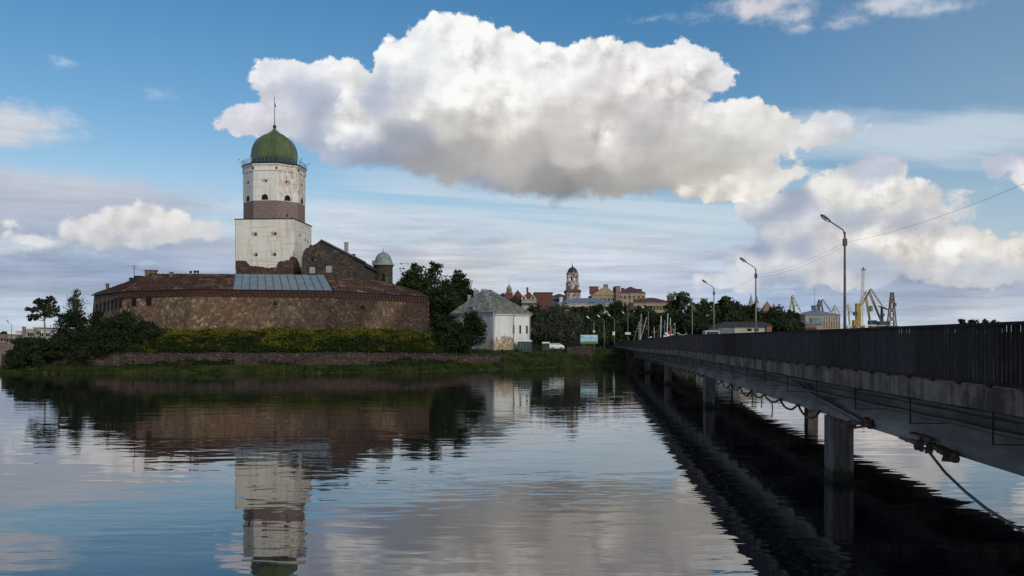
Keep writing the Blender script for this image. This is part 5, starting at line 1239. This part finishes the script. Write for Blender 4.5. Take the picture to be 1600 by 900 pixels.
block(52.4, 63, 512.5, 338, 12, 'ochre', 'taller ochre flats with flat roof behind the lone tree', rows=5, cols=3)
block(63.4, 77, 515.5, 335, 12, 'fwhite', 'white flats directly behind the lone tree trunk', rows=5, cols=4)
block(87, 97, 517.5, 330, 10, 'fwhite', 'small white house top with dark roof peeping left of the bushes', rows=2, cols=3, roof=.9, roofm='slate')
o = thing('factory_chimney', ((37.5 - 800) / F * 333, 333, 3.3), 'slim dark brick chimney rising from the white flats', 'chimney'); b = MB(); t = at(37.5, 510.5, 333); b.lathe([(.75, 3), (.55, t.z - .6), (.7, t.z - .5), (.7, t.z)], 10, (t.x, 333, 0)); part('stack', b, M['pinkish'], o)
for k, (px, yt, w_, lab) in enumerate(((8, 519, 34, 'low dark wooded top behind the blocks at the left edge'), (46, 527, 26, 'small dark tree before the white flats'), (30, 530, 20, 'small dark tree at the foot of the flats near the embankment'), (62, 529, 22, 'small dark tree below the tallest flats'))): tree(px, yt, 537, w_, 345 if k == 0 else 300, lab, 'leaf_park', 900, .7, zb=3.3, grp='small trees by the far flats', k=5)
lamp((at(8.5, 530, 240).x, 243, 3.3), at(8.5, 508, 243).z - 3.3, True, 'thin street lamp on the far embankment at the left edge', 'pole', grp='lamps on the far embankment', adx=-1.0)
o = thing('lamp_pole', (at(84, 530, 243).x, 243, 3.3), 'thin bare pole right of the lone tree on the far embankment', 'pole'); b = MB(); t = at(84, 505, 243); b.tube([(t.x, 243, 3.2), t], [.12, .07], 6); part('pole', b, M['pole'], o)

# ------------------------------------------------------------ town on the hill
def tower_piece(o, name, px, d, rows, n, m, ph=0.0, sm=False):
    """lathe round the column px at depth d; rows: (half width in px, photo y)"""
    c = at(px, 500, d); b = MB(); b.lathe([(r / F * d / cos(pi / n), EYE + (HY - y) / F * d) for r, y in rows], n, (c.x, d, 0), ph); return part(name, b, M[m], o, sm)
# clock tower with open belfry
d = 430; ct = thing('bell_tower', at(894.5, 500, d) * 1.0, 'slim weathered bell tower with open belfry and dark green dome above the town', 'tower'); ct.location.z = 12
M['oldstone'] = mat('weathered_bell_tower_plaster', lambda p: mix(noise(p, .7, 6, .7).step(.4, .62), (.48, .42, .36), (.17, .10, .075)), .9)
tower_piece(ct, 'lower_stage', 894.5, d, [(10.6, 500), (10.6, 457.5)], 4, 'oldstone', pi / 4 + .12)
tower_piece(ct, 'lower_cornice', 894.5, d, [(11.2, 457.5), (12, 456), (12, 454.8), (9, 452.5)], 4, 'redb', pi / 4 + .12)
tower_piece(ct, 'middle_stage', 894.5, d, [(8.7, 454), (8.7, 443.5), (9.1, 443.2), (9.1, 442)], 4, 'oldstone', pi / 4 + .12)
c = at(894.5, 500, d); S_ = d / F; zlo, zhi = EYE + (HY - 442.2) * S_, EYE + (HY - 428.5) * S_
b = MB()
for sx in (-1, 1):
    for sy in (-1, 1):
        for e in (0,): b.box((c.x + sx * 6.9 * S_, d + sy * 6.9 * S_, (zlo + zhi) / 2), (3.0 * S_, 3.0 * S_, zhi - zlo), .12)
for k in range(4):
    a = .12 + k * pi / 2; b.box((c.x + sin(a) * 7.2 * S_, d - cos(a) * 7.2 * S_, (zlo + zhi) / 2), (2.8 * S_, 1.6 * S_, zhi - zlo), a)
    b.box((c.x + sin(a) * 7.2 * S_, d - cos(a) * 7.2 * S_, zhi - .8), (15 * S_, 1.6 * S_, 1.6), a); b.box((c.x + sin(a) * 7.4 * S_, d - cos(a) * 7.4 * S_, zlo + .5), (15 * S_, 1.2 * S_, 1.0), a)
part('belfry', b, M['oldstone'], ct)
tower_piece(ct, 'belfry_cornice', 894.5, d, [(8.7, 428.6), (9.2, 428), (9.2, 427), (8, 426.4)], 8, 'oldstone')
tower_piece(ct, 'dome', 894.5, d, [(8.6, 426.6), (7.6, 425.2), (6.9, 422.5), (5.4, 420), (3.4, 418.3), (1.2, 417.5), (1.0, 416), (.9, 414.4), (.25, 413.5), (.15, 409)], 12, 'bluegreen' if 'bluegreen' in M else M.setdefault('bluegreen', plain('dark_copper_dome', (.022, .05, .05), .3, 1, .5)) and 'bluegreen')
for k, (px, m) in enumerate(((889.5, 'hole'), (900, 'hole'))):
    p = at(px, 449.5, d - 8.9 * S_); b = MB(); b.box(p, (3.6 * S_, .5, 6 * S_), .12); part('niche', b, M['redb'], ct)
p = at(895.5, 447.5, d - 9.1 * S_); b = MB(); b.tube([p, p + Vector((0, -.2, 0))], 2.4 * S_, 14); part('clock_face', b, M['fwhite'], ct)
# red roofed house with ochre turret
d = 385
o = block(772, 800, 466, d, 14, 'redb', 'red brick town house with maroon roof, below the ochre turret', 'town_house', 6, 2, 6, 2.2, 'redroof')
tt = thing('roof_turret', (at(795.5, 500, d - 2).x, d - 2, 8), 'ornate ochre and red turret with a tiny dome above the white house', 'turret')
tower_piece(tt, 'lower_stage', 795.5, d - 2, [(8.5, 505), (8.5, 466), (7.5, 464), (6, 461.5), (5.6, 461.5), (5.6, 458)], 4, 'redb', pi / 4); tower_piece(tt, 'upper_stage', 795.5, d - 2, [(6.2, 458), (6.2, 457), (4, 456.6), (3.7, 452.5), (4.1, 452), (4.1, 451.4)], 8, 'pinkish'); tower_piece(tt, 'dome', 795.5, d - 2, [(3.7, 451.6), (3.6, 449.5), (2.6, 447.2), (1, 445.8), (.3, 444.5), (.12, 436)], 10, 'ochre')
b = MB(); 
for px in (789.5, 795.5, 801.5): b.box(at(px, 467.5, d - 2 - 6.2 / F * d), (3.2 / F * d, .4, 1.3 / F * d)); b.box(at(px, 463, d - 2 - 6.0 / F * d), (2 / F * d, .4, 1.2 / F * d))
part('ochre_trim', b, M['ochre'], tt)
block(802, 816, 464, d + 3, 14, 'redb', 'narrow maroon roofed house right of the ochre turret', 'town_house', 6, 2, 4, 3.0, 'redroof')
o = block(815, 838, 468.5, d - 1, 12, 'cream', 'red roofed house with two pale dormer gables', 'town_house', 6, 2, 5, 3.4, 'redroof')
for px in (818.5, 833):
    b = MB(); p = at(px, 468.5, d - 1.6); w_ = 4.2 / F * d; b.add([p + Vector(v) for v in ((-w_, 0, 0), (w_, 0, 0), (w_, 0, w_ * .7), (0, 0, w_ * 2.0), (-w_, 0, w_ * .7), (-w_, 3, 0), (w_, 3, 0), (w_, 3, w_ * .7), (0, 3, w_ * 2), (-w_, 3, w_ * .7))], [(0, 1, 2, 3, 4), (1, 6, 7, 2), (2, 7, 8, 3), (3, 8, 9, 4), (4, 9, 5, 0)]); gbl = part('dormer_gable', b, M['cream'], o); b = MB(); b.box(p + Vector((0, -.1, w_ * .75)), (w_ * .55, .2, w_ * .9)); link('window', b.mesh('window', wl(o)), M['hole'], gbl)
stack(824, d + 4, 449.5, 2.5, 460, 'redb', 'chimney', True, o, 1.2)
block(835, 863.5, 457.5, d + 4, 16, 'redb', 'plain red brick firewall building left of the bell tower', 'brick_building', 6, 0, 0)
block(864, 884, 463, 440, 12, 'greyb', 'low dark roofed building between the red brick block and the bell tower', 'town_house', 6, 1, 5, 1.2, 'slate')
o = block(873, 962, 474.5, 345, 16, 'cream', 'long cream building with low blue grey metal roof before the bell tower', 'long_building', 6, 2, 18, 2.3, 'blueroof')
stack(876.5, 348, 464.5, 5, 475, 'fwhite', 'chimney', True, o, 1.5)
d = 420
o = block(925, 966, 462, d, 20, 'ochre', 'big ochre gabled house with chimneys, highest roof right of the bell tower', 'gabled_house', 10, 3, 7, 4.2, 'redroof', win=(1.0, 1.5), gable=True)
b = MB(); zt = EYE + (HY - 462) / F * d + .3; xa, xb = (925 - 800) / F * d, (966 - 800) / F * d; b.add([(xa, d - .42, zt), (xb, d - .42, zt), ((xa + xb) / 2, d - .42, zt + 4.1), (xa, d - .36, zt), (xb, d - .36, zt), ((xa + xb) / 2, d - .36, zt + 4.1)], [(0, 1, 2), (5, 4, 3), (0, 3, 4, 1), (1, 4, 5, 2), (2, 5, 3, 0)]); part('gable_wall', b, M['ochre'], o)
for px, y0, w_, y1, m in ((946.5, 445, 5.5, 458, 'pinkish'), (928, 448, 13, 460, 'redroof'), (965, 447.5, 7, 470, 'pinkish'), (961, 449, 5, 460, 'redroof')): stack(px, d + (3 if px != 965 else -.8), y0, w_, y1, m, 'chimney', True, o, 2.2)
o = block(966.5, 1008.5, 458.5, d + 4, 20, 'ochre', 'big ochre house with maroon hipped roof and drainpipes, right of the gabled one', 'town_house', 10, 3, 6, 3.4, 'maroon', win=(1.0, 1.5))
stack(998.5, d + 8, 452, 7, 459, 'redroof', 'chimney', True, o, 2.2); stack(973, d + 7, 450.5, 4, 458, 'redroof', 'chimney', True, o, 2)
b = MB(); p = at(984.5, 458.5, d + 3.8); b.tube([(p.x, p.y, 10), (p.x, p.y, p.z)], .14, 5); part('downpipe', b, M['pinkish'], o)
d = 365
o = block(990, 1053, 474, d, 16, 'yellow', 'long yellow building with purple red roof behind the masts', 'long_building', 8, 2, 14, 2.4, 'maroon', win=(.9, 1.9))
for px, y0, w_, y1 in ((995, 468, 9, 475), (1003, 467, 5, 475)): stack(px, d + 3, y0, w_, y1, 'redroof', 'chimney', True, o, 2)
lt = thing('roof_lantern', (at(1048, 500, d + 6).x, d + 6, 15), 'small square red lantern turret with pyramid roof behind the tall trees', 'turret'); tower_piece(lt, 'walls', 1048, d + 6, [(5, 490), (5, 463)], 4, 'redb', pi / 4); tower_piece(lt, 'roof', 1048, d + 6, [(6.3, 463.4), (6.3, 462.6), (.3, 457.5)], 4, 'slate', pi / 4)
# twin spires and brown pointed roofs far behind the trees
d = 520
for px, ytop, m, lab in ((1173.5, 460, 'greyb', 'grey stepped spire left of the second street lamp'), (1182, 464, 'pinkish', 'pale pink spire right behind the second street lamp')):
    o = thing('church_spire', (at(px, 500, d).x, d, 3), lab, 'spire', 'twin spires behind the trees'); tower_piece(o, 'tower', px, d, [(4.4, 525), (4.4, 482), (3.6, 480), (3.4, 474)], 4, 'fwhite' if m == 'pinkish' else m, pi / 4); tower_piece(o, 'spire', px, d, [(3.6, 474), (2.8, 470), (1.8, 468), (1.6, 465), (.9, 463), (.3, ytop)], 8, m)
o = block(1170, 1192, 484, d - 4, 12, 'fwhite', 'pale house under the twin spires', 'town_house', 3, 2, 4, 2, 'slate')
o = thing('pointed_roof_house', (at(1198.5, 500, d - 12).x, d - 12, 3), 'brown house with a steep pointed roof among the trees', 'house'); tower_piece(o, 'walls', 1198.5, d - 12, [(7.5, 525), (7.5, 486)], 4, 'redb', pi / 4); tower_piece(o, 'roof', 1198.5, d - 12, [(8.5, 486.5), (8.5, 485.5), (.4, 471)], 4, 'pinkish', pi / 4); tower_piece(o, 'finial', 1198.5, d - 12, [(.3, 471.5), (.15, 468)], 5, 'iron')
o = thing('pointed_roof_house', (at(1209, 500, d - 8).x, d - 8, 3), 'narrow brown turreted house right of the steep pointed roof', 'house'); tower_piece(o, 'walls', 1209, d - 8, [(4.5, 525), (4.5, 489)], 4, 'redb', pi / 4); tower_piece(o, 'turret', 1209, d - 8, [(1.6, 489), (1.6, 480), (2, 479.6), (.3, 474)], 6, 'pinkish')
block(1213, 1236, 489.5, d - 6, 12, 'pinkish', 'low brown roofed house behind the trees left of the cranes', 'town_house', 3, 2, 5, 1.4, 'slate')
# brown roofed shed on the quay
d = 215; sh = thing('quay_shed', (at(1165, 510, d).x, d, 3), 'low cream shed with dark brown ridge roof behind the bridge', 'shed')
xa, xm_, xb = at(1124, 500, d).x, at(1146, 500, d).x, at(1207, 500, d).x; z0, z1 = EYE + (HY - 509.5) / F * d, EYE + (HY - 502) / F * d
b = MB(); b.box(((xa + xb) / 2, d + 6, (2.5 + z0) / 2), (xb - xa, 11, z0 - 2.5)); part('wall', b, M['cream'], sh)
b = MB(); b.add([(xa - .5, d - .3, z0 - .1), (xb + .5, d - .3, z0 - .1), (xb + .5, d + 12.3, z0 - .1), (xa - .5, d + 12.3, z0 - .1), (xa + 2.6, d + 6, z1), (xb - .2, d + 6, z1)], [(0, 1, 5, 4), (1, 2, 5), (2, 3, 4, 5), (3, 0, 4), (3, 2, 1, 0)]); part('roof', b, plain('dark_brown_roof', (.04, .034, .034), .25, 1, .8), sh)
b = MB(); b.box((xa + 2, d + .44, (2.5 + z0) / 2), (3.6, .12, z0 - 3)); part('door', b, M['slate'], sh)
for k in range(2): b = MB(); b.box((xm_ + 4 + k * 1.7, d + .46, z0 - .9), (1.0, .12, .6)); part('window', b, M['hole'], sh)
b = MB(); b.box((xb - .8, d + .2, z0 - .7), (1.2, .7, 1.3)); part('orange_box', b, plain('orange_panel', (.30, .12, .06), .2), sh)

# ------------------------------------------------------------ sailing boats in the marina: hulls hidden by the bridge, masts in view
def boat(px0, y0, px1, y1, d, r, m, label, boom=False):
    t = at(px0, y0, d); bs = at(px1, y1, d); k = (t - bs); hz = .9; base = bs - k * ((bs.z - hz) / k.z)
    o = thing('sailing_boat', (base.x, d, 0), label, 'boat', 'sailing boats moored behind the bridge')
    b = MB(); L, Wd = 8.0, 2.4; rings = []
    for s_ in range(9):
        u = s_ / 8; w_ = Wd / 2 * (sin(pi * min(1, u * .62 + .38)) ** .8 if u < 1 else 0.02) if u > 0 else Wd * .36; rings.append((u, max(.03, w_)))
    vs = []
    for u, w_ in rings:
        y = d - L * .55 + L * u; vs += [(base.x - w_, y, .85 + u * .25), (base.x - w_ * .75, y, .05), (base.x, y, -.35), (base.x + w_ * .75, y, .05), (base.x + w_, y, .85 + u * .25)]
    fs = [(i * 5 + j, i * 5 + (j + 1) % 5, i * 5 + 5 + (j + 1) % 5, i * 5 + 5 + j) for i in range(8) for j in range(5)] + [(4, 3, 2, 1, 0), (40, 41, 42, 43, 44)]
    b.add(vs, fs); part('hull', b, M['white'], o)
    b = MB(); b.hexa([(base.x + x, d + y, z) for z, s_ in ((.9, 1), (1.4, .8)) for x, y in ((-.7 * s_, -2.4), (.7 * s_, -2.4), (.6 * s_, 1.0), (-.6 * s_, 1.0))]); part('cabin', b, M['fwhite'], o)
    b = MB(); b.tube([base, t], [r, r * .8], 6); b.beam(t - k.normalized() * (k.length * .45) + Vector((-.7, 0, 0)), t - k.normalized() * (k.length * .45) + Vector((.7, 0, 0)), .05); part('mast', b, M[m], o)
    b = MB(); b.beam(base + Vector((0, 0, .9)), base + Vector((.1, -3.2, 1.0)), .09); part('boom', b, M[m], o)
    return o
M['mastw'] = plain('pale_mast', (.50, .49, .46), .15, 2, .5); M['mastg'] = plain('grey_mast', (.24, .25, .26), .2, 2, .5); M['masto'] = plain('orange_sail_cover', (.42, .12, .05), .15, 2, .7)
for a in ((1002, 490, 1000.5, 528, 236, .11, 'mastw', 'pale mast left of the mast lamp, upright and tallest of the left group'), (998.5, 502, 998.5, 528, 240, .10, 'mastw', 'short thin pale mast at the left end of the left group'), (1010.5, 495, 1001.5, 528, 232, .10, 'mastw', 'pale mast leaning far to the right in the left group'), (997, 508, 990.5, 530, 230, .07, 'mastg', 'thin dark mast leaning right at the far left of the masts'), (1022, 511, 1022.5, 528, 238, .11, 'mastw', 'short stout pale mast standing alone between the two groups'), (1031, 508, 1027, 528, 240, .05, 'mastg', 'thin grey slanting mast between the two groups'), (1033, 493.5, 1032, 528, 226, .17, 'mastw', 'thick pale mast left in the right group'), (1038.5, 500, 1038.5, 527, 238, .10, 'mastg', 'grey mast between the thick pale mast and the tallest one'), (1043.5, 489.5, 1042, 527, 230, .15, 'mastw', 'tallest pale mast in the right group'), (1047.5, 497, 1047, 527, 226, .13, 'mastw', 'pale mast directly left of the orange sail cover'), (1055, 504, 1054.5, 526, 232, .11, 'mastg', 'short grey green mast at the right end of the right group')):
    o = boat(*a[:8])
    if 'left of the orange' in a[7]:
        b = MB(); p = at(1048, 507, 225.6); q_ = at(1047, 527, 225.6); b.tube([p, p.lerp(q_, .5) + Vector((.1, 0, 0)), q_], [.08, .26, .2], 6); part('sail_cover', b, M['masto'], o)
for px, lab in ((1070, 'thin pale rope line drooping between posts behind the railing'),):
    o = thing('chain_line', at(1060, 520, 205), lab, 'rope'); b = MB(); a0, a1 = at(1060.5, 520, 205), at(1073, 520, 205); b.tube([a0.lerp(a1, k / 10) + Vector((0, 0, -2.0 * (k / 10) * (1 - k / 10))) for k in range(11)], .06, 5); part('rope', b, M['mastw'], o)
    for a in (a0, a1): b = MB(); b.tube([Vector((a.x, a.y, 2.5)), a], .07, 5); part('post', b, M['mastg'], o)

# ------------------------------------------------------------ harbour house and cranes
d = 430
o = block(1250, 1276, 507.5, d - 16, 10, 'pinkish', 'low pink building in front of the harbour house', 'harbour_annex', 2, 1, 6, 1.6, 'blueroof')
hh = block(1258, 1313, 492.5, d, 26, 'ochre', 'two storey cream harbour house with low blue grey hipped roof', 'harbour_house', 2, 1, 9, 2.4, 'blueroof', win=(1.3, 2.0), wincol='greyb')
b = MB(); p = at(1276, 500, d - .4); b.box((p.x, d - .6, EYE + (HY - 501.5) / F * d), (17 / F * d, .6, 10 / F * d)); part('glazed_front', b, plain('bluish_glazing', (.16, .21, .25), .2, .6, .3), hh)
b = MB()
for k in range(7): px = 1289 + k * 3.9; p = at(px, 503, d - .35); b.box((p.x, d - .3, EYE + (HY - 503) / F * d), (.35, .3, 17 / F * d))
part('pilasters', b, M['cream'], hh)
o = thing('control_tower', (at(1273, 490, d + 10).x, d + 10, 20), 'small glazed lookout cabin on the harbour house roof', 'lookout'); tower_piece(o, 'column', 1273, d + 10, [(1.6, 495), (1.6, 484.5)], 8, 'greyb'); tower_piece(o, 'cabin', 1273, d + 10, [(5.5, 484.5), (5.5, 483.2), (4.6, 483), (4.9, 479), (5.2, 478.6), (5.2, 477.6), (3, 477)], 8, 'blueroof'); tower_piece(o, 'aerial', 1273, d + 10, [(.25, 477), (.12, 450)], 5, 'iron')
M['craney'] = plain('yellow_crane_paint', (.40, .32, .10), .2, .5, .6); M['craneo'] = plain('ochre_crane_paint', (.36, .23, .06), .25, .5, .6); M['craneb'] = plain('brown_crane_paint', (.17, .11, .07), .3, .5, .7); M['cranep'] = plain('pale_crane_paint', (.62, .56, .42), .1, .5, .6); M['craned'] = plain('dark_blue_crane_paint', (.04, .06, .10), .3, .5, .6); M['craneg'] = plain('grey_crane_paint', (.20, .21, .22), .25, .5, .6)
def truss(mb, a, b_, w0, w1, n_, r):
    """four-legged lattice boom from a to b"""
    a, b_ = Vector(a), Vector(b_); dr = (b_ - a).normalized(); s_ = dr.cross(Vector((0, 1, 0))).normalized(); t = s_.cross(dr)
    def ring(k): u = k / n_; p = a.lerp(b_, u); w_ = (w0 + (w1 - w0) * u) / 2; return [p + s_ * x * w_ + t * y * w_ for x, y in ((-1, -1), (1, -1), (1, 1), (-1, 1))]
    R_ = [ring(k) for k in range(n_ + 1)]
    for j in range(4): mb.beam(R_[0][j], R_[-1][j], r)
    for k in range(n_):
        for j in range(4):
            e, f = (j, (j + 1) % 4) if k % 2 else ((j + 1) % 4, j); mb.beam(R_[k][e], R_[k + 1][f], r * .65); mb.beam(R_[k][j], R_[k][(j + 1) % 4], r * .6)
def crane(px, d, label, segs, m, cab=None, grp='harbour cranes'):
    """harbour crane: segs = list of (part name, x0,y0,x1,y1,w0,w1,lattice?) in photo pixels on the plane at depth d"""
    o = thing('harbour_crane', (at(px, 500, d).x, d, 1), label, 'crane', grp); s_ = d / F
    for nm, x0, y0, x1, y1, w0, w1, lat, mm in segs:
        b = MB(); a, e = at(x0, y0, d), at(x1, y1, d)
        if lat: truss(b, a, e, w0 * s_, w1 * s_, lat, max(.16, .11 * max(w0, w1) * s_))
        else:
            for yy in (-1.2, 1.2): b.tube([a + Vector((0, yy, 0)), e + Vector((0, yy * .5, 0))], [w0 * s_ / 2, w1 * s_ / 2], 5)
            for k in range(1, 5): p = a.lerp(e, k / 5); b.beam(p + Vector((0, -1.2, 0)), p + Vector((0, 1.2, 0)), .3)
        part(nm, b, M[mm or m], o)
    if cab:
        for nm, x, y, w_, h_, mm in cab: b = MB(); p = at(x, y, d); b.box(p, (w_ * s_, max(2.5, w_ * s_ * .8), h_ * s_)); part(nm, b, M[mm], o)
    # portal legs to the quay
    b = MB(); base = at(px, 510, d)
    for sx in (-1, 1):
        for sy in (-1, 1): b.beam((base.x + sx * 4.2, d + sy * 4.2, 0.5), (base.x + sx * 1.8, d + sy * 1.8, base.z), .8)
    b.box((base.x, d, base.z), (5.5, 5.5, 1.0)); part('portal', b, M[m], o)
    return o
crane(1243, 560, 'yellow crane with an inverted V jib above the dark trees', [('jib', 1233, 492, 1238, 461, 1.2, .8, 0, None), ('mast', 1237, 463, 1245, 510, 1.4, 3.2, 0, None), ('stay', 1238, 461, 1251, 487, .7, .9, 0, None), ('tie', 1239, 480, 1246, 476, .8, .8, 0, None)], 'craney', [('cab', 1243, 492, 5, 9, 'craney')])
crane(1285, 640, 'left of two brown grey bent cranes behind the harbour house', [('boom', 1274, 487, 1280, 468, 1.5, 1.2, 0, None), ('jib', 1280, 468, 1283, 480, 1.0, .8, 0, 'craneg'), ('mast', 1279, 470, 1282, 505, 1.2, 2.4, 0, None)], 'craneb')
crane(1292, 650, 'right of two brown grey bent cranes behind the harbour house', [('boom', 1277, 486, 1285, 467.5, 1.5, 1.2, 0, None), ('mast', 1283, 470, 1288, 505, 1.2, 2.4, 0, None), ('jib', 1285, 467.5, 1299, 488, 1.0, .9, 0, 'craneg')], 'craneb')
crane(1305, 660, 'pale cream crane close right of the harbour house roof', [('boom', 1300, 488, 1304.5, 477, 1.4, 1, 0, None), ('jib', 1304.5, 477, 1312, 490, 1, 1, 0, None), ('mast', 1304, 478, 1306, 508, 1, 2.2, 0, None)], 'cranep')
crane(1327, 660, 'pale cream crane right beside the tallest street lamp', [('boom', 1318, 488, 1325, 475, 1.2, 1, 0, None), ('jib', 1325, 475, 1332, 490, 1, 1.2, 0, None), ('mast', 1325, 477, 1328, 508, 1, 2.6, 0, None)], 'cranep', [('cab', 1328, 488, 2.5, 5, 'fwhite')])
crane(1342, 520, 'tall slim lattice crane with a square head, highest of the harbour cranes', [('lattice_mast', 1345.5, 512, 1349, 421, 4.0, 2.6, 16, 'cranep'), ('head_frame', 1345.8, 421.6, 1353, 421.6, 1.6, 1.6, 2, 'craneb'), ('head_top', 1349, 421, 1349.3, 417.5, 2.2, .6, 1, 'craneb')], 'craneo', [('yellow_body', 1340.5, 492, 6.5, 36, 'craneo'), ('side_box', 1336, 490, 4, 6, 'craned'), ('lower_body', 1335, 505, 5, 10, 'craneo')])
crane(1366, 540, 'big ochre bent crane with a long jib drooping to the right', [('boom', 1346, 477, 1360.5, 451.5, 2.2, 2.0, 0, None), ('backstay', 1344, 472, 1353.5, 455, 1.2, 1.0, 0, None), ('mast', 1353, 464, 1359, 500, 1.6, 2.4, 0, None), ('strut', 1358, 456, 1376, 500, 1.8, 2.2, 0, None), ('jib', 1360.5, 451.5, 1379, 479, 1.1, .8, 0, 'craneb'), ('rope', 1379, 479, 1388, 484, .6, .6, 0, 'craneb')], 'craneo', [('machine_house', 1363, 504, 11, 7, 'craned'), ('cab', 1361, 482, 3, 9, 'craneg')])
crane(1378, 545, 'short dark blue crane between the ochre crane and the lattice tower', [('column', 1378, 508, 1378, 480, 3.4, 2.6, 0, None), ('arm', 1373, 478.5, 1388, 484, 1.4, 1.0, 0, None)], 'craned', [('base_box', 1380, 505, 16, 6, 'craned'), ('cab', 1379, 492, 3.5, 5, 'craned')])
crane(1393, 530, 'brown lattice tower crane standing apart at the right end', [('lattice_tower', 1393.2, 512, 1394, 457, 11, 3.2, 8, None), ('head', 1394, 459, 1394, 456.5, 4, 4, 1, 'redroof')], 'craneb', [('cab', 1398, 476, 3, 5, 'craneb')])
tree(1527, 499.5, 520, 64, 700, 'distant low dark treetops just above the right part of the railing', 'leaf_park', 1600, 1.3, zb=2.0, k=9, name='tree_clump', cat='trees') if False else None
for k, (px, yt, w_, lab) in enumerate(((1503, 500.5, 22, 'distant treetop left in the row peeping over the railing at the right'), (1520, 499.5, 24, 'distant treetop second from the left peeping over the railing at the right'), (1538, 499.5, 24, 'distant treetop third from the left peeping over the railing at the right'), (1555, 501, 20, 'distant treetop right in the row peeping over the railing at the right'))):
    tree(px, yt, 524, w_, 560, lab, 'leaf_park', 700, 1.0, zb=2.5, k=5, grp='distant treetops over the railing')
